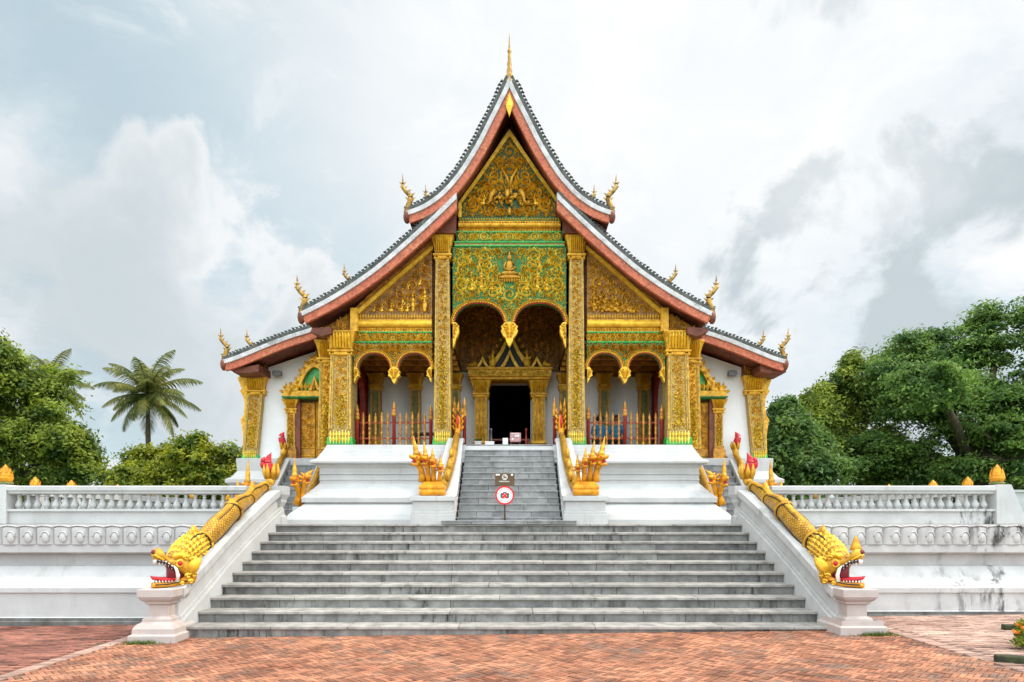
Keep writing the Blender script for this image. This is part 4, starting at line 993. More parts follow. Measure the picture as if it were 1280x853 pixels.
# wing pilasters, side doors ------------------------------------------------
for s in (-1, 1):
    a, b = sorted((s*6.53, s*6.90)); column(a, b, 16.88, 3.28, 5.48, -.025, .5, name='wing_pilaster', body='column_bg', capital=.40, green=.26, seed=61+s, lean=-s*.17)
    # carved outer bracket carrying the lower eave
    w = MB(); pr = [(6.86, 3.30), (6.96, 3.36), (6.94, 3.9), (6.98, 4.2), (7.01, 4.34), (6.93, 4.46), (6.90, 4.75), (6.93, 4.95), (7.03, 5.10), (6.98, 5.16), (7.10, 5.48), (6.40, 5.48), (6.5, 5.0), (6.6, 4.0), (6.68, 3.30)]
    w.prism(mir(pr, s), 16.96, 17.12); PART(w, 'eave_bracket', 'gold_old', bevel=.01)
    w = MB(); w.prism(mir([(6.28, 5.48), (7.02, 5.48), (6.85, 5.62), (6.28, 5.80)], s), 16.9, 17.3); ob = PART(w, 'bracket_head', 'red_wood')
    q = MB(); scrolls(q, lambda x, z: 6.32 < s*x < 6.95 and 5.49 < z < lerp(5.76, 5.6, (s*x-6.3)/.6), (min(s*6.3, s*7), max(s*6.3, s*7), 5.48, 5.8), front(16.898), .06, .03, 66+s, .04, 500, w=.2); q.build('scrollwork', 'gold_old', ob, recalc=False)
    # side door
    xd0, xd1 = 4.52, 5.50
    a, b = sorted((s*xd0, s*xd1)); w = MB(); w.box(a, b, 16.93, 16.998, 3.28, 4.84); dr = PART(w, 'side_door_recess', 'red_wood')
    w = MB()
    for k in (0, 1):
        x0, x1 = sorted((s*(xd0+.03+k*.45), s*(xd0+.03+k*.45+.43))); w.box(x0, x1, 16.90-.0*k, 16.929, 3.32, 4.78)
    leafd = w.build('door_leaf', 'gold_dim', dr)
    q = MB(); 
    for k in (0, 1):
        x0, x1 = sorted((s*(xd0+.03+k*.45), s*(xd0+.03+k*.45+.43)))
        scrolls(q, lambda x, z, x0=x0, x1=x1: x0+.05 < x < x1-.05 and 3.6 < z < 4.72, (x0, x1, 3.6, 4.72), front(16.898), .085, .035, 71+s+k, .03, 700, w=.2)
        for xx in (x0+.02, x1-.02, ): ribbon(q, [(xx, 3.36), (xx, 4.76)], .018, front(16.898), .025)
        for zz in (3.37, 3.58, 4.76): ribbon(q, [(x0+.02, zz), (x1-.02, zz)], .018, front(16.898), .025)
    q.build('door_carving', 'gold_old', leafd, recalc=False)
    w = MB(); x0, x1 = sorted((s*(xd1-.13), s*xd1)); w.box(x0, x1, 16.80, 16.93, 3.285, 4.84); w.build('door_jamb', 'red_wood', dr)
    a, b = sorted((s*5.50, s*5.72)); column(a, b, 16.80, 3.28, 4.84, .0, .2, name='side_door_pilaster', body='gold_dim', capital=.26, green=.0, seed=77+s)
    w = MB(); w.mould(min(s*5.50, s*5.72), max(s*5.50, s*5.72), 16.76, 17, [(.05, 3.28), (.05, 3.5), (.02, 3.54), (.02, 3.62)]); PART(w, 'pilaster_base', 'gold_dim')
    xc = 4.95
    w = MB(); w.mould(*sorted((s*4.30, s*5.76)), 16.66, 16.99, [(.0, 4.84), (.04, 4.87), (.04, 4.90)]); w.build('door_cornice', 'green', dr)
    w = MB(); w.box(*sorted((s*4.30, s*5.78)), 16.62, 16.99, 4.901, 5.04)
    n = 14
    for i in range(n): leaf(w, s*(4.35+i*1.43/n), 5.02, PI/2, .26, .05, front(16.615), .04)
    A = [(s*x, z) for x, z in ((5.74, 5.041), (5.66, 5.14), (5.50, 5.22), (5.38, 5.34), (5.28, 5.54), (5.16, 5.74), (5.04, 5.86), (4.92, 5.90), (4.80, 5.86), (4.68, 5.74), (4.58, 5.54), (4.48, 5.34))]
    B = [(s*x, z) for x, z in ((5.40, 5.041), (5.36, 5.10), (5.31, 5.16), (5.26, 5.26), (5.20, 5.40), (5.12, 5.53), (5.03, 5.62), (4.94, 5.66), (4.85, 5.62), (4.76, 5.53), (4.68, 5.40), (4.62, 5.26))]
    w.band(A, B, 16.60, 16.98)
    for i in range(0, 12):
        x_, z_ = A[i]; leaf(w, x_, z_-.03, math.atan2(z_-4.9, x_-s*xc), .12, .05, front(16.60), .04)
        x2, z2 = (A[i][0]+B[i][0])/2, (A[i][1]+B[i][1])/2; leaf(w, x2, z2, math.atan2(z2-4.9, x2-s*xc)+1.5, .14, .05, front(16.598), .05)
    w.build('door_pediment', 'gold_old', dr, recalc=False)
    w = MB(); w.prism(B+[(B[-1][0], 5.041)], 16.72, 16.8); w.build('green_tympanum', 'green_bright', dr)
    w = MB(); gable(w, s*(xc-.02), 5.042, .15, .40, 16.57, 16.62, .05); w.lathe((s*(xc-.03), 16.72, 5.86), [(.12, 0), (.14, .05), (.06, .1), (.07, .14), (.03, .2), (.005, .3)], 8)
    w.build('door_crest', 'gold_old', dr)
for o in set(T.children)-before_wing: o.location.x -= .13
for o in T.children:
    if o.name.startswith(('wing_wall', 'hall_plinth')): o.location.x -= .13
# wall floodlights
for s in (-1, 1):
    L_ = thing('wall_lamp', (s*5.98-.13, 16.95, 5.55), 'small grey floodlight on the white wall under the lower eave, %s wing' % SIDE[s], 'lamp', 'floodlights under the lower eaves')
    w = MB(); w.box(s*5.98-.13-.03, s*5.98-.13+.03, 16.86, 16.998, 5.52, 5.58); w.build('lamp_arm', 'lamp', L_)
    w = MB(); w.mould(s*5.98-.13-.09, s*5.98-.13+.09, 16.78, 16.86, [(0, 5.46), (.02, 5.48), (.02, 5.58), (0, 5.60)]); w.build('lamp_head', 'lamp', L_)

# ------------------------------------------------------------------ naga serpents
def ztop(y): return interp(PT, y)
def big_naga(s):
    t = thing('naga_serpent', (s*PX, 9.2, .75), 'gold serpent with gaping red mouth on the %s wall of the broad steps, %s' % (SIDE[s], 'blunt snout' if s < 0 else 'spiked snout'), 'serpent statue', 'golden serpents of the broad steps')
    pts = []; rad = []
    R = [(9.38, .175), (9.6, .235), (9.95, .255), (10.25, .19), (10.6, .215), (10.9, .19), (11.2, .19), (11.7, .16), (12.0, .135), (12.3, .175), (12.6, .12), (12.9, .10), (13.05, .085)]
    y = 9.36
    while y < 13.06:
        r = interp(R, y)*.87; rad.append(r)
        pts.append((s*(PX+.02+.05*math.sin((y-9.3)*2.6)), y, ztop(y)+r*.80+.055*math.sin((y-8.75)*3.1)+.01)); y += .1
    b = MB(); b.tube(pts, rad, 16, .82, 1.05, uvs=True); body = b.build('body', 'gold_scale', t)
    def at(y): 
        i = min(len(pts)-2, max(0, (y-9.36)/.1)); k = int(i); f = i-k
        return Vector(pts[k]).lerp(Vector(pts[k+1]), f), lerp(rad[k], rad[k+1], f), (Vector(pts[k+1])-Vector(pts[k])).normalized()
    # dorsal strip with dark lines either side
    st_ = MB(); dk = MB()
    up = [(p[0], p[1], p[2]+r*1.02) for p, r in zip(pts, rad)]
    st_.tube([(x, y, z+.005) for x, y, z in up[4:-3]], .04, 6, 1.6, .7)
    for sg in (-1, 1):
        dk.tube([(x+sg*.075*r/.18, y, z-.012) for (x, y, z), r in zip(up[4:-3], rad[4:-3])], .012, 5)
        dk.tube([(p[0]+sg*r*.72, p[1], p[2]-r*.55) for p, r in zip(pts[2:-2], rad[2:-2])], .014, 5)
    st_.build('dorsal_strip', 'gold_paint', body); dk.build('outline', 'black', body)
    for i, yy in enumerate((10.2, 11.15, 12.05, 12.75)):
        c, r, d = at(yy); g = MB(); k = MB()
        U = Vector((0, 0, 1)); U = (U-d*U.dot(d)).normalized(); V = d.cross(U)
        for mb, off, rr, th in ((g, 0, 1.06, .035), (k, .04, 1.03, .014), (k, -.04, 1.03, .014)):
            ring = [c+d*(off+.09*abs(math.cos(a))) +V*(math.cos(a)*r*.82*rr)+U*(math.sin(a)*r*1.05*rr) for a in [2*PI*q/20 for q in range(21)]]
            mb.tube(ring, th*.8, 5)
        cb_ = g.build('collar', 'gold_paint', t); k.build('collar_outline', 'black', cb_)
    # fins
    def fin(y, h, w, ang=.5):
        c, r, d = at(y); m = MB(); base = c+Vector((0, 0, r*.9))
        for off, hh in ((-.07, .65), (0, 1.), (.07, .75)):
            p = base+d*off; tip = p+Vector((s*.03, .0, h*hh))+d*(h*ang)
            m.tube([p-Vector((0, 0, .05)), p.lerp(tip, .4)+d*.02, p.lerp(tip, .75), tip], [w*.9, w, w*.6, .006], 7, .8, 1.2)
        m.build('back_fin', 'gold_paint', t)
    fin(9.98, .15, .06); fin(12.25, .13, .05); fin(11.1, .10, .04)
    m = MB()       # mane of carved locks behind the head
    RR = random.Random(3)
    for yy in (9.5, 9.62, 9.74, 9.86, 9.98, 10.08):
        c, r, d = at(yy); U = Vector((0, 0, 1)); U = (U-d*U.dot(d)).normalized(); V = d.cross(U)
        for k in range(13):
            a = -.5+k*(PI+1.0)/12; n_ = V*math.cos(a)*.82+U*math.sin(a)*1.05; p = c+n_*r*.97; q = p+n_*.035+d*.02; tp = p+d*(.12+RR.random()*.03)+n_*.012
            w = d.cross(n_).normalized()*.036
            m.add([p-w-d*.03, q, p+w-d*.03, tp], [(0, 1, 3), (1, 2, 3), (0, 2, 1)])
    m.build('mane', 'gold', t, recalc=False)
    # flame tail: red bud held by golden leaves
    c, r, d = at(13.05); tail = MB()
    tail.tube([c, c+Vector((0, .12, .07)), c+Vector((0, .15, .2))], [.085, .09, .08], 10)
    for k in range(7):
        a = 2*PI*k/7; p = c+Vector((.085*math.cos(a), .15+.085*math.sin(a), .12)); tail.tube([p, p+Vector((.05*math.cos(a), .05*math.sin(a), .14)), p+Vector((.055*math.cos(a), .05*math.sin(a), .3))], [.05, .05, .008], 6)
    to = tail.build('tail', 'gold_paint', t)
    fl = MB(); o = c+Vector((s*.02, .15, .2))
    fl.tube(*sm([o, o+Vector((s*.03, 0, .10)), o+Vector((s*.05, .01, .22)), o+Vector((s*.04, .01, .34)), o+Vector((-s*.02, .01, .46))], [.05, .088, .092, .055, .004], 6), 14)
    fl.tube(*sm([o+Vector((s*.10, 0, .08)), o+Vector((s*.14, 0, .19)), o+Vector((s*.15, 0, .30)), o+Vector((s*.11, 0, .37))], [.015, .065, .05, .004]), 12)
    fl.build('tail_flame', 'red_bright', to)
    # head
    O = Vector((s*4.80, 9.22, 1.07)); f = Vector((s*.80, -.60, 0)); l = Vector((.60, s*.80, 0)); u = Vector((0, 0, 1))
    HK = .76; O = O-u*.345*(1-HK)
    H = lambda a, bb, cc: O+f*a*HK+l*bb*HK+u*cc*HK
    def sec(a, w, c0, c1, n=14, pw=.8):
        out = []
        for k in range(n):
            t_ = 2*PI*k/n; ct, sn = math.cos(t_), math.sin(t_)
            out.append(H(a, w*math.copysign(abs(ct)**pw, ct), (c0+c1)/2+(c1-c0)/2*math.copysign(abs(sn)**pw, sn)))
        return out
    hd = thing  # noqa
    up_ = MB(); up_.loft([sec(*q) for q in ((-.36, .14, -.24, .14), (-.24, .185, -.22, .24), (-.10, .185, -.10, .26), (.02, .155, .0, .20), (.10, .135, .07, .19), (.16, .145, .12, .26), (.22, .165, .14, .37), (.28, .165, .145, .40), (.33, .14, .155, .385), (.365, .09, .18, .33))]); head = up_.build('head', 'gold_paint', t)
    lj = MB(); lj.loft([sec(*q) for q in ((-.34, .13, -.30, -.02), (-.2, .14, -.335, -.10), (-.05, .125, -.345, -.20), (.12, .115, -.347, -.25), (.26, .115, -.347, -.245), (.36, .11, -.347, -.24), (.385, .09, -.34, -.26))]); lj.build('lower_jaw', 'gold_orange', head)
    mo = MB(); mo.loft([sec(*q) for q in ((-.2, .10, -.25, .0), (-.02, .105, -.22, .03), (.10, .10, -.235, .075), (.13, .09, -.2, .06))]); mo.build('mouth', 'mouth', head)
    pal = MB(); pal.loft([sec(*q) for q in ((.0, .11, -.02, .05), (.12, .11, .06, .12), (.32, .11, .125, .18))]); pal.build('palate', 'mouth', head)
    te = MB(); ax = MB()
    for sg in (-1, 1):
        for i in range(6):
            a = .06+i*.052; c0 = interp([(.05, .03), (.10, .075), (.16, .12), (.36, .16)], a); L_ = .05 if i != 4 else .085
            te.tube([H(a, sg*.128*(1-.15*(i > 4)), c0+.03), H(a+.01, sg*.125, c0-L_)], [.015, .003], 6)
            te.tube([H(a, sg*.098, -.25), H(a, sg*.095, -.205)], [.013, .004], 6)
    for i in range(5): te.tube([H(.365, -.08+.04*i, -.25), H(.365, -.08+.04*i, -.205)], [.013, .004], 6); te.tube([H(.335, -.09+.045*i, .18), H(.345, -.09+.045*i, .09)], [.018, .004], 6)
    for sg in (-1, 1): te.tube([H(-.02, sg*.155, -.24), H(-.03, sg*.18, -.12), H(-.0, sg*.175, .0), H(.04, sg*.165, .06)], [.03, .028, .022, .008], 7)
    te.build('teeth', 'tooth', head)
    tg = MB(); tg.tube([H(-.1, 0, -.2), H(.1, 0, -.205), H(.25, 0, -.19), H(.36, 0, -.165), H(.40, 0, -.13)], [.06, .07, .065, .05, .02], 8, 1.3, .5); tg.build('tongue', 'red_bright', head)
    ey = MB(); rim = MB(); no = MB()
    for sg in (-1, 1):
        ey.ell(H(-.06, sg*.172, .10), .034, .034, .04, 10, 6)
        rim.tube([H(-.06+.054*math.cos(a), sg*.178, .10+.062*math.sin(a)) for a in [2*PI*q/12 for q in range(13)]], .016, 5)
        no.ell(H(.345, sg*.07, .315), .034, .034, .036, 8, 5)
        for q, (a0, c0) in enumerate(((-.12, .16), (-.06, .19), (.0, .19))): rim.tube([H(a0, sg*.1, c0), H(a0-.05, sg*.14, c0+.07), H(a0-.12, sg*.15, c0+.09)], [.035, .03, .006], 6)
        for q in range(3): rim.tube([H(.20+.045*q, sg*.17, .17+.02*q), H(.26+.04*q, sg*.15, .21+.03*q), H(.33+.02*q, sg*.08, .21+.025*q), H(.355+.01*q, 0, .22+.025*q)], .012, 5)
        rim.tube([H(-.22, sg*.17, -.05), H(-.28, sg*.2, .04), H(-.36, sg*.21, .13), H(-.42, sg*.2, .2)], [.05, .075, .05, .01], 7, .5, 1.2)   # ear fin
    ey.build('eyes', 'red_bright', head); rim.build('brow_ridges', 'gold', head); no.build('nostrils', 'mouth', head)
    cu = MB(); R2 = random.Random(6)
    for sg in (-1, 1):
        for (a, c0, r_) in ((-.26, .02, .055), (-.30, -.12, .06), (-.2, -.14, .05), (-.16, .2, .045), (-.27, .16, .05), (-.1, -.28, .035), (-.25, -.25, .045)):
            w_ = .175; pts_ = []
            for k in range(13):
                tt = k/12; rr_ = r_*(1-.8*tt); pts_.append(H(a+rr_*math.cos(8*tt), sg*(w_+.012), c0+rr_*math.sin(8*tt)))
            cu.tube(pts_, [.017*(1-.4*k/12) for k in range(13)], 5)
    cu.build('carved_curls', 'gold', head)
    nk = MB(); nk.loft([sec(*q) for q in ((-.62, .17, -.2, .14), (-.5, .19, -.27, .18), (-.36, .165, -.30, .19), (-.28, .15, -.26, .2))]); nk.build('neck', 'gold_scale', t) if False else None
    ol = MB()
    for sg in (-1, 1):
        ol.tube([H(a, sg*w, c0) for a, w, c0 in ((.0, .16, -.015), (.05, .15, .015), (.11, .14, .075), (.16, .15, .115), (.24, .168, .14), (.32, .145, .15))], .011, 5)
        ol.tube([H(a, sg*w, c0) for a, w, c0 in ((-.2, .145, -.24), (-.05, .13, -.25), (.12, .12, -.285), (.34, .115, -.285))], .010, 5)
    ol.build('lip_outline', 'black', head)
    if s > 0:
        sp_ = MB(); sp_.lathe(H(.25, 0, .35), [(.085, 0), (.06, .07), (.035, .15), (.012, .2), (.004, .21)], 10); sp_.build('nose_spike', 'gold_paint', head)
for s in (-1, 1): big_naga(s)

def small_head(t, p0, p, tip, k, yaw, m='gold_orange', mid=None):
    """one crowned serpent neck from p0 up to a head at p with a spire to tip"""
    p0, p, tip = Vector(p0), Vector(p), Vector(tip); fw = Vector((math.sin(yaw), -math.cos(yaw), 0)); sd_ = Vector((math.cos(yaw), math.sin(yaw), 0)); u = Vector((0, 0, 1))
    n = MB(); md = Vector(mid) if mid else p0.lerp(p, .55)-fw*.05*k
    n.tube([p0, p0.lerp(md, .5)-fw*.01, md, md.lerp(p, .6), p-fw*.02*k], [.082*k, .07*k, .062*k, .066*k, .085*k], 9)
    def sec(a, w, c0, c1, q=10): return [p+fw*a*k+sd_*(w*k*math.cos(2*PI*i/q))+u*k*((c0+c1)/2+(c1-c0)/2*math.sin(2*PI*i/q)) for i in range(q)]
    n.loft([sec(-.1, .06, -.08, .08), sec(-.02, .10, -.07, .12), (sec(.08, .08, .0, .11)), sec(.14, .055, .02, .09), sec(.18, .03, .04, .11)])
    n.loft([sec(-.06, .07, -.12, -.02), sec(.05, .065, -.12, -.06), sec(.14, .04, -.11, -.06)])
    for a in range(7):      # collar of little flames
        an = 2*PI*a/7; q0 = p+sd_*(.08*k*math.cos(an))-fw*(.05*k)+u*(.08*k*math.sin(an)); q1 = q0+(q0-p).normalized()*.1*k-fw*.05*k+u*.03*k
        n.tube([q0, q0.lerp(q1, .5), q1], [.035*k, .03*k, .004], 5)
    no = n.build('neck', m, t)
    c = MB(); b = p+u*.09*k; d = tip-b
    c.tube(*sm([b, b+d*.12, b+d*.25, b+d*.4, b+d*.62, b+d*.85, tip], [.06*k, .072*k, .05*k, .053*k, .03*k, .015*k, .003], 3), 9); c.build('crown', 'gold_paint', no)
    e = MB()
    for sg in (-1, 1): e.ell(p+fw*.06*k+sd_*sg*.075*k+u*.06*k, .022*k, .022*k, .022*k, 7, 5)
    e.ell(p+fw*.08*k-u*.025*k, .045*k, .045*k, .025*k, 8, 5); e.build('mouth', 'red_bright', no)
for s in (-1, 1):
    t = thing('many_headed_serpent', (s*1.5, 13, 2.16), 'golden many headed crowned serpent on the %s parapet of the narrow central stair' % SIDE[s], 'serpent statue', 'many headed serpents of the central stair')
    b = MB()
    zt = lambda y: interp(CTOP, y)
    ys = [12.98, 13.15, 13.35, 13.6, 13.9, 14.2, 14.5, 14.8, 15.05]
    pts = [(s*interp([(12.9, 1.5), (13.3, 1.38), (13.7, 1.30), (14.3, 1.25), (15.1, 1.22)], y), y, zt(y)+.07+.015*math.sin(y*6)) for y in ys]
    b.tube(pts, [.15, .14, .12, .11, .105, .10, .09, .08, .065], 12, .9, 1., uvs=True)
    body = b.build('body', 'gold_scale', t)
    h = MB(); xs = sorted((s*1.30, s*1.80)); h.mould(xs[0], xs[1], 12.82, 13.12, [(-.03, 2.165), (.0, 2.19), (.015, 2.25), (-.005, 2.29), (.01, 2.32), (.01, 2.37), (-.02, 2.40), (-.07, 2.46)]); h.build('coiled_base', 'gold_orange', t, bevel=.02)
    fi = MB(); 
    for y in (13.35, 13.7, 14.05): 
        z = zt(y)+.22; x = s*1.28; fi.tube([(x, y, z-.05), (x-s*.0, y+.03, z+.1), (x, y+.10, z+.2)], [.05, .045, .005], 6)
    fi.build('back_fins', 'gold_paint', body)
    ta = MB(); x0, y0, z0 = pts[-1]
    ta.tube([(x0, y0, z0), (x0, y0+.12, z0+.16), (x0-s*.01, y0+.15, z0+.4), (x0, y0+.15, z0+.62), (x0-s*.01, y0+.15, z0+.82)], [.068, .075, .062, .04, .005], 9)
    for i in range(4):
        for sg in (-1, 1): ta.tube([(x0+sg*.06, y0+.13, z0+.12+i*.13), (x0+sg*.12, y0+.13, z0+.2+i*.13), (x0+sg*.09, y0+.13, z0+.31+i*.13)], [.035, .03, .004], 5)
    to = ta.build('tail', 'gold_orange', t); rr = MB(); rr.tube([(x0, y0+.05, z0+.16), (x0, y0+.055, z0+.34), (x0, y0+.08, z0+.52)], [.02, .032, .006], 7); rr.build('tail_flame', 'red_bright', to)
    for (hx, hz, tx, tz, k, yaw, hy) in ((1.85, 2.88, 1.93, 3.38, 1.0, .75, 12.86), (1.665, 2.87, 1.71, 3.27, .8, .35, 12.82), (1.52, 2.81, 1.54, 3.14, .74, .1, 12.80), (1.375, 2.71, 1.38, 3.02, .64, -.1, 12.84)):
        small_head(t, (s*min(1.76, max(1.33, lerp(1.55, hx, .75))), 12.97, 2.45), (s*hx, hy, hz), (s*tx, hy+.02, tz), k, s*yaw)
    # side stair serpents
    t = thing('many_headed_serpent', (s*5.86, 14.75, 2.0), 'slender golden serpent with red flame tail on the outer parapet of the %s side stair' % SIDE[s], 'serpent statue', 'serpents of the side stairs')
    zs = lambda y: interp(STOP, y); ys = [14.75, 15.0, 15.25, 15.5, 15.8, 16.1, 16.4, 16.6]
    b = MB(); b.tube([(s*5.88, y, zs(y)+.08) for y in ys], [.13, .12, .11, .105, .10, .095, .085, .07], 10, .9, 1, uvs=True); b.build('body', 'gold_scale', t)
    ta = MB(); ta.tube([(s*5.88, 16.6, zs(16.6)+.08), (s*5.88, 16.68, zs(16.6)+.22), (s*5.88, 16.7, zs(16.6)+.36)], [.075, .08, .07], 9)
    for k in range(6): a = k*PI/3; ta.tube([(s*5.88+.06*math.cos(a), 16.7+.06*math.sin(a), zs(16.6)+.26), (s*5.88+.1*math.cos(a), 16.7+.1*math.sin(a), zs(16.6)+.38), (s*5.88+.09*math.cos(a), 16.7+.09*math.sin(a), zs(16.6)+.48)], [.04, .035, .005], 5)
    to = ta.build('tail', 'gold_paint', t)
    rr = MB(); zt_ = zs(16.6)+.36; rr.tube(*sm([(s*5.88, 16.7, zt_), (s*5.93, 16.7, zt_+.11), (s*5.95, 16.7, zt_+.24), (s*5.88, 16.7, zt_+.36)], [.05, .09, .08, .006]), 11); rr.build('tail_flame', 'red_bright', to)
    small_head(t, (s*5.93, 14.7, 2.05), (s*5.96, 14.55, 2.42), (s*5.95, 14.6, 3.08), 1.0, s*.2); small_head(t, (s*6.02, 14.8, 2.05), (s*6.2, 14.65, 2.3), (s*6.26, 14.7, 2.62), .8, s*.8)
    t = thing('many_headed_serpent', (s*4.78, 14.75, 2.0), 'slender golden serpent with a tall spire crown beside the white plinth, %s side stair' % SIDE[s], 'serpent statue', 'serpents of the side stairs')
    b = MB(); b.tube([(s*4.78, y, zs(y)+.08) for y in ys], [.13, .12, .11, .105, .10, .095, .085, .07], 10, .9, 1, uvs=True); b.build('body', 'gold_scale', t)
    small_head(t, (s*4.86, 14.6, 2.02), (s*4.86, 14.5, 2.55), (s*4.885, 14.55, 3.10), 1.0, s*.15, mid=(s*4.80, 14.6, 2.3)); small_head(t, (s*4.72, 14.62, 2.02), (s*4.62, 14.55, 2.6), (s*4.45, 14.6, 2.84), .95, -s*.9, mid=(s*4.72, 14.62, 2.35))
    ta = MB(); ta.tube([(s*4.78, 16.6, zs(16.6)+.08), (s*4.78, 16.68, zs(16.6)+.22), (s*4.74, 16.7, zs(16.6)+.34)], [.075, .08, .03], 9); to = ta.build('tail', 'gold_paint', t)
    rr = MB(); rr.tube(*sm([(s*4.76, 16.7, zt_-.1), (s*4.7, 16.7, zt_+.02), (s*4.7, 16.7, zt_+.15), (s*4.76, 16.7, zt_+.3)], [.05, .09, .08, .006]), 11); rr.build('tail_flame', 'red_bright', to)

# ------------------------------------------------------------------ porch fences
def spear(mb, x, y, z0, z1, r, sides=8): mb.lathe((x, y, 0), [(r, z0), (r, z1-.34), (r*1.35, z1-.32), (r*.8, z1-.28), (r*1.4, z1-.24), (r*.7, z1-.2), (r*1.15, z1-.16), (r*.5, z1-.06), (.002, z1)], sides)
def picket(mb, x, y, z0, z1, r=.032):
    n = 5; p = [(r, z0)]
    for i in range(n):
        a = lerp(z0, z1-.2, (i+.2)/n); b = lerp(z0, z1-.2, (i+.7)/n); p += [(r*.65, a), (r*1.15, (a+b)/2), (r*.7, b)]
    p += [(r*1.2, z1-.2), (r*.7, z1-.17), (r*1.1, z1-.12), (r*.4, z1-.04), (.002, z1)]; mb.lathe((x, y, 0), p, 7)
for s in (-1, 1):
    t = thing('porch_fence', (s*2.75, 15.3, FL), 'low red and gold spear picket fence across the %s bay of the porch' % SIDE[s], 'fence', 'spear picket fences of the porch')
    for i, x in enumerate((1.88, 2.76, 3.64)):
        m = MB(); spear(m, s*x, 15.3, FL, 4.5 if i == 1 else 4.42, .042); po = m.build('post', 'red_paint', t)
        m = MB(); zz = 4.5 if i == 1 else 4.42; m.lathe((s*x, 15.3, 0), [(.05, zz-.345), (.066, zz-.30), (.05, zz-.26), (.06, zz-.22), (.04, zz-.16), (.048, zz-.12), (.02, zz-.03), (.003, zz+.03)], 8); m.build('spear_tip', 'gold_dim', po)
    for i in range(5):
        for x in (1.88+.147*(i+1), 2.76+.147*(i+1)):
            m = MB(); picket(m, s*x, 15.3, FL+.004, 4.26+.02*math.sin(x*9)); m.build('picket', 'picket', t)
    m = MB(); a, b = sorted((s*1.84, s*3.67))
    for z in (3.62, 4.0): m.box(a, b, 15.335, 15.36, z, z+.03)
    m.build('rail', 'red_paint', t)
    t = thing('porch_fence', (s*1.2, 15.4, FL), 'short red spear post fence between the %s tall column and the central stair' % SIDE[s], 'fence', 'spear picket fences of the porch')
    for x in (1.085, 1.33):
        m = MB(); spear(m, s*x, 15.40, FL, 4.42, .042); po = m.build('post', 'red_paint', t)
        m = MB(); m.lathe((s*x, 15.4, 0), [(.05, 4.15), (.066, 4.20), (.05, 4.24), (.06, 4.30), (.04, 4.38), (.048, 4.43), (.02, 4.56), (.003, 4.64)], 8); m.build('spear_tip', 'gold_dim', po)
    m = MB(); a, b = sorted((s*1.04, s*1.36))
    for z in (3.62, 4.05): m.box(a, b, 15.385, 15.415, z, z+.03)
    m.build('rail', 'red_paint', t)

# ------------------------------------------------------------------ things in the doorway
t = thing('planter_box', (-.80, 15.9, FL), 'white square pot with a low green plant left of the doorway', 'planter'); m = MB(); m.mould(-.86, -.70, 15.8, 15.96, [(-.02, FL+.006), (.0, FL+.16), (.01, FL+.17), (.01, FL+.19)]); m.build('pot', 'signwhite', t)
m = MB(); R = random.Random(2)
for i in range(60): leaf(m, -.78+R.uniform(-.07, .07), FL+.19, PI/2+R.uniform(-.9, .9), R.uniform(.05, .1), .012, lambda u, v, h, yy=R.uniform(15.82, 15.94): (u, yy-h, v), .01)
m.build('foliage', 'leaf_mid', t, recalc=False)
t = thing('wooden_block', (-.47, 15.3, FL), 'low white box lying at the top of the central stair', 'box'); m = MB(); m.mould(-.58, -.37, 15.25, 15.4, [(0, FL+.008), (.0, FL+.09), (.008, FL+.095), (.008, FL+.115)]); m.build('box_body', 'signwhite', t, bevel=.005)
for x, mt, lab in ((-.47, 'lamp', 'thin grey barrier post at the left of the dark doorway'), (.42, 'red_paint', 'thin red barrier post at the right of the dark doorway')):
    t = thing('barrier_post', (x, 16.3, FL), lab, 'post', 'barrier posts of the doorway'); m = MB(); m.lathe((x, 16.3, FL), [(.11, .006), (.11, .02), (.025, .03), (.022, .52), (.032, .53), (.03, .56), (.01, .58)], 12); m.build('post_body', mt, t)
t = thing('donation_box', (.14, 15.9, FL), 'pinkish printed donation box on legs in the middle of the doorway', 'box'); m = MB(); m.mould(.02, .27, 15.82, 16.0, [(0, FL+.17), (.008, FL+.18), (.008, FL+.38), (0, FL+.40)]); bx = m.build('box_body', 'pink', t)
m = MB(); m.box(.05, .10, 15.80, 15.811, FL+.22, FL+.26); m.box(.13, .24, 15.80, 15.811, FL+.30, FL+.34); m.box(.05, .24, 15.80, 15.811, FL+.36, FL+.375); m.build('paper_slip', 'signwhite', bx)
m = MB(); 
for x in (.04, .25): m.box(x-.015, x+.015, 15.85, 15.97, FL+.006, FL+.17)
m.build('legs', 'metal', t)
t = thing('notice_card', (-.10, 15.75, FL), 'small white notice card standing left of the pink box', 'sign'); m = MB(); m.box(-.17, -.04, 15.74, 15.755, FL+.10, FL+.26); m.build('card', 'signwhite', t); m = MB(); m.box(-.12, -.09, 15.756, 15.78, FL+.006, FL+.2); m.box(-.17, -.04, 15.70, 15.82, FL+.005, FL+.015); m.build('stand', 'metal', t)
t = thing('low_table', (-.35, 16.9, FL), 'long dark bench just inside the doorway behind the boxes', 'bench'); m = MB(); m.box(-.55, .55, 16.8, 17.1, FL+.33, FL+.37); m.build('bench_top', 'red_wood', t)
m = MB(); 
for x in (-.5, .5): m.box(x-.03, x+.03, 16.82, 17.08, FL+.006, FL+.33)
m.build('bench_legs', 'red_wood', t)

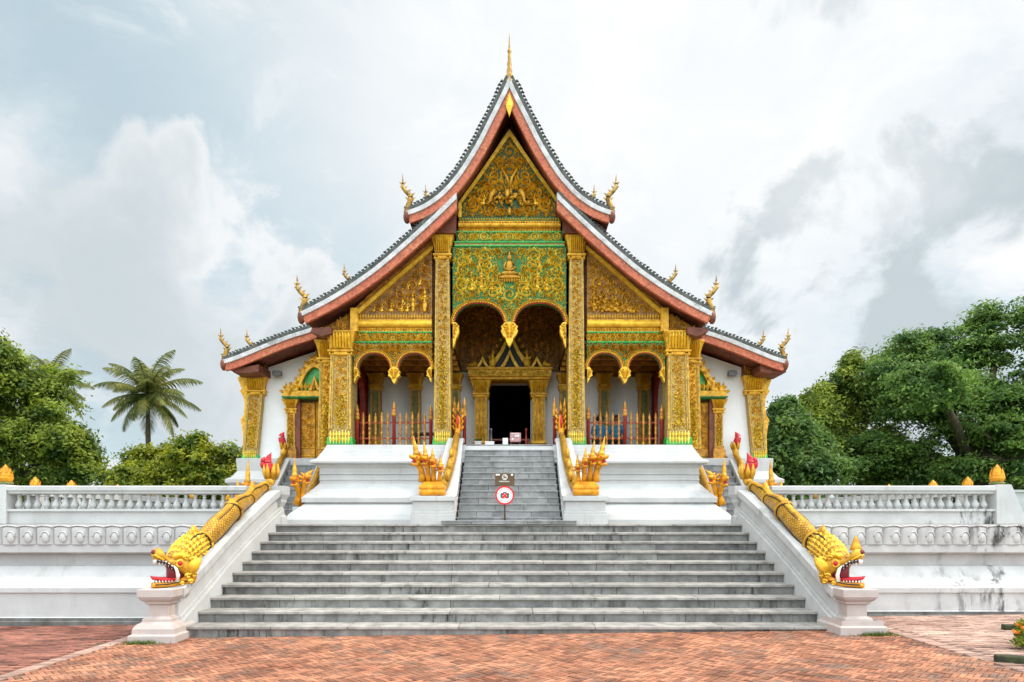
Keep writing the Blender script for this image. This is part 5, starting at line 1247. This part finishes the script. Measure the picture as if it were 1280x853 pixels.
# ------------------------------------------------------------------ sign at the foot of the central stair
SX, SY = -.085, 12.86
t = thing('sign_post', (SX, SY, 1.6), 'brown notice plaque above a round red rimmed prohibition sign on a rusty pole', 'sign')
m = MB(); m.lathe((SX, SY, 1.598), [(.017, 0), (.017, 1.0)], 10); m.mould(SX-.09, SX+.09, SY-.07, SY+.07, [(0, 1.599), (0, 1.615), (-.02, 1.62)]); m.build('pole', 'metal', t)
def disc(mb, r, y0, y1, cz, n=40, r0=0):
    A = [(SX+r*math.cos(2*PI*i/n), cz+r*math.sin(2*PI*i/n)) for i in range(n)]
    if not r0: mb.prism(A, y0, y1)
    else:
        for i in range(n):
            a0, a1 = 2*PI*i/n, 2*PI*(i+1)/n; mb.prism([(SX+q*math.cos(a), cz+q*math.sin(a)) for q, a in ((r0, a0), (r, a0), (r, a1), (r0, a1))], y0, y1)
cz = 2.178; m = MB(); disc(m, .188, SY-.035, SY-.02, cz); rs = m.build('round_sign', 'signwhite', t)
m = MB(); disc(m, .190, SY-.039, SY-.0355, cz, r0=.158); m.build('red_rim', 'signred', rs)
m = MB(); R = random.Random(8)
def glyph(mb, x, z, ang, h, w, y):
    c_, s_ = math.cos(ang), math.sin(ang)
    def rect(x0, x1, z0, z1):
        q = [(x0, z0), (x1, z0), (x1, z1), (x0, z1)]; mb.prism([(x+c_*a-s_*b, z+s_*a+c_*b) for a, b in q], y-.002, y)
    k = R.randrange(3); st_ = h*.2
    rect(-w/2, -w/2+st_, -h/2, h/2)
    if k != 1: rect(-w/2+st_+.0002, w/2, h/2-st_, h/2)
    if k != 2: rect(w/2-st_, w/2, -h/2, h/2-st_-.0002)
    if k == 2: rect(-w/2+st_+.0002, w/2, -h/2, -h/2+st_)
for i in range(11): a = PI*.92-i*PI*.84/10; glyph(m, SX+.132*math.cos(a), cz+.132*math.sin(a), a-PI/2, .026, .018, SY-.0352)
m.build('upper_lettering', 'signred', rs)
m = MB()
for i in range(12): a = PI*1.12+i*PI*.76/11; glyph(m, SX+.132*math.cos(a), cz+.132*math.sin(a), a+PI/2, .024, .017, SY-.0352)
m.build('lower_lettering', 'teal', rs)
m = MB(); m.prism([(SX+dx, cz+dz) for dx, dz in ((-.085, -.05), (-.075, -.06), (.075, -.06), (.085, -.05), (.085, .035), (.075, .045), (.035, .045), (.025, .065), (-.03, .065), (-.04, .045), (-.075, .045), (-.085, .035))], SY-.038, SY-.0352); ic = m.build('camera_symbol', 'teal', rs)
m = MB(); disc(m, .042, SY-.0415, SY-.0382, cz-.008, 24, .028); m.build('lens_ring', 'signwhite', ic)
m = MB()
for sg in (-1, 1): m.prism([(SX+a-sg*b*1, cz-.008+sg*a+b) for a, b in ((-.05, -.012), (.05, -.012), (.05, .012), (-.05, .012))], SY-.0455-.002*(sg > 0), SY-.0425-.002*(sg > 0))
m.build('red_cross', 'signred', ic)
m = MB(); m.box(SX-.195, SX+.195, SY-.035, SY-.02, 2.375, 2.62); pl = m.build('brown_plaque', 'signbrown', t, bevel=.003)
m = MB(); 
for i in range(24):
    a0, a1 = 2*PI*i/24, 2*PI*(i+1)/24; m.prism([(SX+q*math.cos(a), 2.54+q*math.sin(a)) for q, a in ((.046, a0), (.056, a0), (.056, a1), (.046, a1))], SY-.038, SY-.0352)
for a in (.3, 1.2, 2.1, 3.3, 4.4, 5.3): m.prism([(SX+.03*math.cos(a)+dx, 2.54+.03*math.sin(a)+dz) for dx, dz in ((-.012, -.009), (.012, -.012), (.004, .013))], SY-.038, SY-.0352)
m.build('emblem', 'signwhite', pl)
m = MB(); x = SX-.105
while x < SX+.1: glyph(m, x, 2.455, 0, .024, .015, SY-.0352); x += .021
m.build('plaque_lettering', 'signwhite', pl)
m = MB(); m.box(SX-.18, SX-.10, SY-.038, SY-.0352, 2.575, 2.605); m.box(SX+.125, SX+.165, SY-.038, SY-.0352, 2.57, 2.605); m.build('paper_sticker', 'signwhite', pl)

# ------------------------------------------------------------------ people seated in the porch
def person(x, y, z, label, yaw):
    t = bpy.data.objects.new('person', bpy.data.meshes.new('person'))
    V = [(0, 0, .30), (0, .01, .52), (0, .0, .72), (0, 0, .80), (0, -.02, .90), (.17, 0, .68), (.23, -.05, .48), (.12, -.22, .40), (-.17, 0, .68), (-.23, -.05, .48), (-.12, -.22, .40), (.1, -.02, .28), (.17, -.36, .34), (.15, -.34, .06), (.15, -.46, .03), (-.1, -.02, .28), (-.17, -.36, .34), (-.15, -.34, .06), (-.15, -.46, .03)]
    E = [(0, 1), (1, 2), (2, 3), (3, 4), (2, 5), (5, 6), (6, 7), (2, 8), (8, 9), (9, 10), (0, 11), (11, 12), (12, 13), (13, 14), (0, 15), (15, 16), (16, 17), (17, 18)]
    r = [.14, .13, .12, .055, .095, .06, .048, .035, .06, .048, .035, .09, .075, .05, .045, .09, .075, .05, .045]
    me = t.data; me.from_pydata(V, E, []); C.objects.link(t); me.materials.append(M['skin']); me.materials.append(M['cloth']); me.materials.append(M['trouser'])
    t.modifiers.new('skin', 'SKIN')
    for i, q in enumerate(r): me.skin_vertices[0].data[i].radius = (q, q*.9)
    me.skin_vertices[0].data[0].use_root = True
    su = t.modifiers.new('smooth', 'SUBSURF'); su.levels = 1; su.render_levels = 1
    t.location = (x, y, z); t.rotation_euler = (0, 0, yaw)
    tag(t, label, 'person', 'people seated in the porch')
    def child(nm, vv, ee, rr, mm):
        o = bpy.data.objects.new(nm, bpy.data.meshes.new(nm)); o.data.from_pydata(vv, ee, []); C.objects.link(o); o.parent = t; o.data.materials.append(M[mm])
        o.modifiers.new('skin', 'SKIN')
        for i, q in enumerate(rr): o.data.skin_vertices[0].data[i].radius = (q, q*.95)
        o.data.skin_vertices[0].data[0].use_root = True
        u = o.modifiers.new('smooth', 'SUBSURF'); u.levels = 1; u.render_levels = 1; return o
    child('shirt', [V[i] for i in (0, 1, 2, 5, 6, 8, 9)]+[(0, 0, .76)], [(0, 1), (1, 2), (2, 3), (3, 4), (2, 5), (5, 6), (2, 7)], [.155, .15, .14, .085, .065, .085, .065, .085], 'cloth')
    child('trousers', [(0, 0, .31), V[11], V[12], V[13], V[15], V[16], V[17]], [(0, 1), (1, 2), (2, 3), (0, 4), (4, 5), (5, 6)], [.155, .11, .095, .07, .11, .095, .07], 'trouser')
    hb = MB(); hb.ell((0, .025, .945), .105, .115, .10, 12, 8); h = hb.build('hair', 'black'); h.parent = t
    nb = MB(); nb.tube([(0, -.115, .93), (0, -.135, .885)], [.012, .02], 6); [nb.ell((sg*.035, -.105, .92), .012, .008, .008, 6, 4) for sg in (-1, 1)]; n_ = nb.build('face', 'skin'); n_.parent = t
    return t
for x, lab, yaw in ((2.42, 'person in a blue shirt seated behind the fence, the one nearer the tall column', .2), (2.86, 'person in a blue shirt seated behind the fence, the one beside the middle spear post', -.3)):
    person(x, 17.15, FL+.02, lab, yaw)
    b = thing('low_stool', (x, 17.15, FL), 'low dark stool under the seated person %s' % ('nearer the tall column' if x < 2.6 else 'beside the middle spear post'), 'stool', 'low stools in the porch')
    m = MB(); m.box(x-.2, x+.2, 17.0, 17.35, FL+.14, FL+.18); m.build('seat', 'trouser', b)
    for dx in (-.17, .17):
        for yy in (17.03, 17.32): m = MB(); m.box(x+dx-.02, x+dx+.02, yy-.02, yy+.02, FL+.005, FL+.14); m.build('leg', 'trouser', b)
t = thing('low_table', (-2.1, 16.6, FL), 'dark framed low table behind the left picket fence', 'table'); m = MB(); m.box(-2.45, -1.75, 16.5, 16.9, 3.90, 3.94); m.build('table_top', 'black', t)
for x in (-2.42, -1.78):
    for y in (16.53, 16.87): m = MB(); m.box(x-.025, x+.025, y-.025, y+.025, FL+.005, 3.90); m.build('leg', 'black', t)

# ------------------------------------------------------------------ near right planting bed, grass tufts, far wall
for (x0, y0, x1, y1, lab) in ((5.42, 7.10, 6.9, 6.62, 'mossy dark kerb stone in front of the marigolds, nearest the viewer'), (7.0, 9.05, 8.6, 8.75, 'mossy dark kerb stone behind the marigolds, farther from the viewer')):
    t = MB(); d = Vector((x1-x0, y1-y0, 0)).normalized(); n = Vector((-d.y, d.x, 0))*.055; P0, P1 = Vector((x0, y0, 0)), Vector((x1, y1, 0))
    q = [P0-n, P1-n, P1+n, P0+n]; t.hexa([(p.x, p.y, gz(p.x)-.03) for p in q], [(p.x, p.y, gz(p.x)+.075) for p in q])
    tag(t.build('kerb_stone', 'kerb', bevel=.015), lab, 'kerb stone', 'kerb stones of the planting bed')
t = thing('marigold_plant', (6.34, 7.7, gz(6)), 'bushy orange marigold plant at the edge of the brick paving', 'plant'); R = random.Random(4)
lf = MB(); fw_ = MB()
for i in range(900):
    a, e = R.uniform(0, 2*PI), R.uniform(0, 1); r = .20*(R.random()**.4); z = gz(6)+.02+.30*e; p = Vector((6.34+r*(1.1-e*.5)*math.cos(a), 7.7+r*math.sin(a), z)); an = R.uniform(0, PI)
    leaf(lf, p.x, p.z, an, .06, .014, lambda u, v, h, y=p.y: (u, y-h, v), .015)
for i in range(40):
    a, r = R.uniform(0, 2*PI), .21*(R.random()**.5); c = Vector((6.34+r*math.cos(a), 7.7+r*math.sin(a), gz(6)+.33-r*.6+R.uniform(-.05, .03)))
    for k in range(3):
        for j in range(9): b_ = 2*PI*j/9+k; fw_.add([c, c+Vector((math.cos(b_)*.032-.01*math.sin(b_), math.sin(b_)*.032, .012+.012*k)), c+Vector((math.cos(b_)*.036, math.sin(b_)*.036, .004+.014*k)), c+Vector((math.cos(b_)*.03+.01*math.sin(b_), math.sin(b_)*.03, .012+.012*k))], [(0, 1, 2, 3)])
lf.build('leaves', 'leaf_mid', t, recalc=False); fw_.build('flowers', 'petal_orange', t, recalc=False)
def tufts(xc, y, w, lab, n=420):
    R = random.Random(int(xc*10)); m = MB()
    for i in range(n):
        x = xc+R.gauss(0, w*.4); yy = y+R.uniform(-.06, .08); h = R.uniform(.02, .075)*(1 if abs(x-xc) < w*.6 else .6); a = R.uniform(0, 2*PI); b = R.uniform(.0, .05); w_ = .006
        m.add([(x-w_*math.cos(a), yy-w_*math.sin(a), gz(x)-.005), (x+w_*math.cos(a), yy+w_*math.sin(a), gz(x)-.005), (x+b*math.cos(a*1.7), yy+b*math.sin(a*1.7), gz(x)+h)], [(0, 1, 2)])
    o = m.build('grass', 'grassm', recalc=False); tag(o, lab, 'grass', kind='stuff')
tufts(-5.0, 8.70, .32, 'short grass at the foot of the left white pedestal'); tufts(5.05, 8.72, .35, 'short grass at the foot of the right white pedestal')
w = MB(); w.box(20, 60, 27, 27.3, 1.0, 2.85); w.box(19.9, 60, 26.95, 27.35, 2.851, 2.95)
t = thing('boundary_wall', (20, 27, 1), 'low weathered white wall beyond the terrace in front of the tall trees', 'wall'); w.build('wall_face', 'white_old', t)
w = MB(); w.prism([(23.6, 3.55), (44, 3.3), (44, 4.2), (25.2, 4.6), (23.5, 3.8)], 30, 35); t2 = thing('shed', (30, 32, 1), 'low shed with grey roof half hidden under the tall right tree', 'shed'); w.build('roof', 'lamp', t2)
w = MB(); w.box(24.4, 43, 30.4, 34.6, .6, 3.3); w.build('shed_wall', 'dark', t2)

# ------------------------------------------------------------------ trees
def leaf_mesh(name, pts, nrm, size, m, parent, seed, aspect=.45):
    r = np.random.default_rng(seed); n = len(pts)
    d = r.normal(size=(n, 3)); d -= nrm*np.sum(d*nrm, 1, keepdims=True); d /= np.linalg.norm(d, axis=1, keepdims=True); e = np.cross(nrm, d)
    sz = size*r.uniform(.65, 1.35, (n, 1))
    droop = nrm*sz*.18
    q = np.stack([pts-d*sz, pts+e*sz*aspect+droop*.3, pts+d*sz-droop, pts-e*sz*aspect+droop*.3], 1).reshape(-1, 3)-np.array(wloc(parent))
    me = bpy.data.meshes.new(name); me.vertices.add(4*n); me.vertices.foreach_set('co', q.astype(np.float32).ravel())
    me.loops.add(4*n); me.loops.foreach_set('vertex_index', np.arange(4*n, dtype=np.int32)); me.polygons.add(n); me.polygons.foreach_set('loop_start', np.arange(0, 4*n, 4, dtype=np.int32))
    me.update(calc_edges=True); me.validate(); me.materials.append(M[m]); o = bpy.data.objects.new(name, me); C.objects.link(o); o.parent = parent; return o
def tree(label, base, blobs, m, n_leaf, size, seed, clump=.55, flat=.5, trunk_r=.25, name='leafy_tree', group='trees behind the terrace', per=170, shell=.62):
    """blobs: (x, y, z, r) masses of the crown"""
    r = np.random.default_rng(seed); t = thing(name, base, label, 'tree', group); sub = []
    for (bx_, by_, bz_, br_) in blobs:
        sub.append((bx_, by_, bz_, br_*.80))
        for q in range(7):
            d_ = r.normal(size=3); d_[1] *= .8; d_[2] += .15; d_ /= np.linalg.norm(d_); sub.append((bx_+d_[0]*br_*.72, by_+d_[1]*br_*.72, bz_+d_[2]*br_*.66, br_*r.uniform(.26, .52)))
    limbs = blobs; blobs = sub
    B = np.array(blobs, float); w = B[:, 3]**2; w /= w.sum(); ncl = max(8, n_leaf//per)
    idx = r.choice(len(B), ncl, p=w); d = r.normal(size=(ncl, 3)); d[:, 2] = d[:, 2]*.9+.25; d /= np.linalg.norm(d, axis=1, keepdims=True)
    rad = (shell+(1-shell)*r.random((ncl, 1))**.7)*B[idx, 3:4]*r.uniform(.72, 1.27, (ncl, 1)); cen = B[idx, :3]+d*rad*np.array([1, .9, .95])
    keep = cen[:, 2] > base[2]+.3; cen = cen[keep]; ncl = len(cen)
    cs = clump*r.uniform(.45, 1.25, (ncl, 1))
    k = n_leaf//ncl; ci = np.repeat(np.arange(ncl), k); g = r.normal(size=(len(ci), 3))*np.array([.5, .5, .5*flat]); g[:, 2] = np.abs(g[:, 2])*np.where(r.random(len(ci)) < .65, 1, -1)
    pts = cen[ci]+g*cs[ci]; pts[:, 2] -= .25*flat*cs[ci, 0]*(g[:, 0]**2+g[:, 1]**2)*2
    nr = r.normal(size=(len(ci), 3))*.5; nr[:, 2] += .55; ow = pts-B[idx[keep]][ci, :3]; nr += .7*ow/(np.linalg.norm(ow, axis=1, keepdims=True)+1e-6); nr /= np.linalg.norm(nr, axis=1, keepdims=True)
    cr = leaf_mesh('crown', pts, nr, size, m, t, seed)
    tb = MB(); bx, by, bz = base; top = B[np.argmax(B[:, 2]-.0*B[:, 3])]; mx = B[:, :3].mean(0)
    hub = Vector((lerp(bx, mx[0], .5), lerp(by, mx[1], .5), lerp(bz, mx[2], .62)))
    tb.tube([(bx, by, bz-.3), (bx, by, bz+.2), (lerp(bx, hub.x, .5)+.1, by, lerp(bz, hub.z, .5)), hub], [trunk_r*1.5, trunk_r*1.1, trunk_r*.9, trunk_r*.7], 9); tb.build('trunk', 'bark', t)
    lb = MB()
    for b in limbs:
        c = Vector(b[:3]); md = hub.lerp(c, .5)+Vector((0, 0, .15*b[3])); lb.tube([hub-Vector((0, 0, .3)), md, c], [trunk_r*.6, trunk_r*.4, trunk_r*.2], 6)
    for i in r.choice(ncl, min(ncl, 60), replace=False):
        q = Vector(cen[i]); j = int(np.argmin([(Vector(b[:3])-q).length for b in blobs])); c = Vector(blobs[j][:3]); lb.tube([c, c.lerp(q, .5)+Vector((0, 0, .1)), q], [trunk_r*.2, trunk_r*.11, .02], 5)
    lb.build('branches', 'bark', t); return t
def W(px, py, Y, rp): k = Y/800; return ((px-640)*k+.06, Y, 1.686+(650-py)*k, rp*k)
def BL(Y, lst, jit=1.5, seed=0):
    R = random.Random(seed); out = []
    for px, py, rp in lst: x, y, z, r = W(px, py, Y, rp); out.append((x, y+R.uniform(-jit, jit), z, r))
    return out
tree('large spreading tree with yellowish tips at the left end of the terrace', (-25.5, 32, -.4), BL(32, [(5, 470, 42), (45, 490, 42), (-45, 480, 55), (70, 540, 38), (20, 550, 50), (95, 575, 32), (-30, 580, 60), (60, 600, 45)], 1.5, 1), 'leaf_mid', 80000, .115, 1, .75, .6, .35)
tree('low rounded bushy tree below the palm trunk', (-16.8, 28, -.4), BL(28, [(160, 588, 27), (195, 582, 32), (178, 610, 34), (215, 600, 30)], 1, 2), 'leaf_bush', 30000, .095, 2, .5, .6, .16)
tree('low rounded bushy tree beside the left gilded pilaster', (-13.4, 27.5, -.4), BL(27.5, [(245, 576, 33), (280, 588, 28), (262, 610, 36), (225, 598, 24)], 1, 3), 'leaf_bush', 30000, .095, 3, .5, .6, .16)
tree('dense dark tree just right of the right gilded pilaster', (11.2, 26, -.4), BL(26, [(982, 540, 24), (963, 575, 22), (1003, 560, 26), (1015, 590, 30), (975, 605, 34), (978, 516, 14), (992, 507, 9), (955, 545, 12), (1014, 532, 14)], 1, 4), 'leaf_dark', 40000, .095, 4, .5, .7, .18)
tree('mid height tree with pale bare twigs between the dark tree and the tallest tree', (18.2, 35, -.4), BL(35, [(1040, 510, 30), (1075, 480, 38), (1110, 500, 42), (1045, 560, 45), (1100, 570, 52), (1025, 600, 38), (1012, 545, 30), (1020, 500, 20), (1130, 455, 30)], 1.5, 5), 'leaf_mid', 70000, .115, 5, .7, .6, .3)
tree('tallest rain tree with layered flat sprays on the far right', (23.0, 31, -.4), BL(31, [(1150, 455, 36), (1190, 440, 48), (1250, 425, 45), (1310, 430, 60), (1120, 500, 34), (1165, 495, 40), (1205, 515, 50), (1115, 560, 34), (1270, 520, 60), (1150, 585, 50), (1230, 580, 55), (1320, 560, 70)], 3, 6), 'leaf_rain', 130000, .10, 6, .95, .34, .45, name='rain_tree', per=230)
tree('dark undergrowth tree behind the white boundary wall', (25.5, 37, .4), BL(37, [(1200, 610, 45), (1275, 605, 45), (1130, 610, 45)], 1.5, 7), 'leaf_dark', 22000, .16, 7, .7, .7, .2)
def palm(label, px, py, Y, ln, seed, n=26, name='coconut_palm'):
    R = random.Random(seed); x, y, z, _ = W(px, py, Y, 0)
    t = thing(name, (x, y, -.4), label, 'palm', 'coconut palms'); tr = MB()
    tr.tube([(x+.25, y, -.6), (x+.1, y, z*.4), (x, y, z*.75), (x, y, z-.1)], [.24, .17, .14, .15], 9); tr.build('trunk', 'bark', t)
    for i in range(n):
        f = MB(); az = i*2.399+R.uniform(-.2, .2); el = lerp(1.45, -.75, (i/(n-1))**.85)+R.uniform(-.1, .1); L = ln*R.uniform(.85, 1.1); seg = 12
        p = Vector((x, y, z)); pts = [p.copy()]; e = el
        for k in range(seg):
            p = p+Vector((math.cos(az)*math.cos(e), math.sin(az)*math.cos(e), math.sin(e)))*(L/seg); e -= (.035+.13*(k/seg))*(1.1 if el > .3 else .8); pts.append(p.copy())
        f.tube(pts, [.045*(1-k/seg*.8) for k in range(seg+1)], 5)
        for k in range(44):
            u = .12+.88*k/43; j = min(seg-1, int(u*seg)); q = pts[j].lerp(pts[j+1], u*seg-j); d = (pts[j+1]-pts[j]).normalized(); sd_ = d.cross(Vector((0, 0, 1))).normalized()
            ll = L*.27*math.sin(PI*min(1, .18+u*.80))**.7
            for sg in (-1, 1):
                dirv = (sd_*sg*.8+d*.55+Vector((0, 0, -.25-.3*R.random()))).normalized(); m_ = q+dirv*ll*.5; tip = q+dirv*ll+Vector((0, 0, -ll*.28)); w = d*.026*ln/3
                f.add([q-w, q+w, m_+w*1.1, m_-w*1.1, tip], [(0, 1, 2, 3), (3, 2, 4)])
        f.build('frond', 'palm', t, recalc=False)
    nb = MB()
    for i in range(9): a = i*2.4; nb.ell((x+.22*math.cos(a), y+.22*math.sin(a), z-.25-.08*(i % 3)), .13, .13, .16, 8, 5)
    nb.build('coconuts', 'leaf_bush', t)
palm('tall coconut palm with a full crown of arching fronds left of the temple', 185, 493, 38, 3.0, 11, 30)
palm('coconut palm mostly hidden behind the large left tree', 62, 482, 42, 2.9, 12, 20)
palm('distant small palm peeping out beside the left gilded pilaster', 300, 574, 55, 2.0, 13, 16)
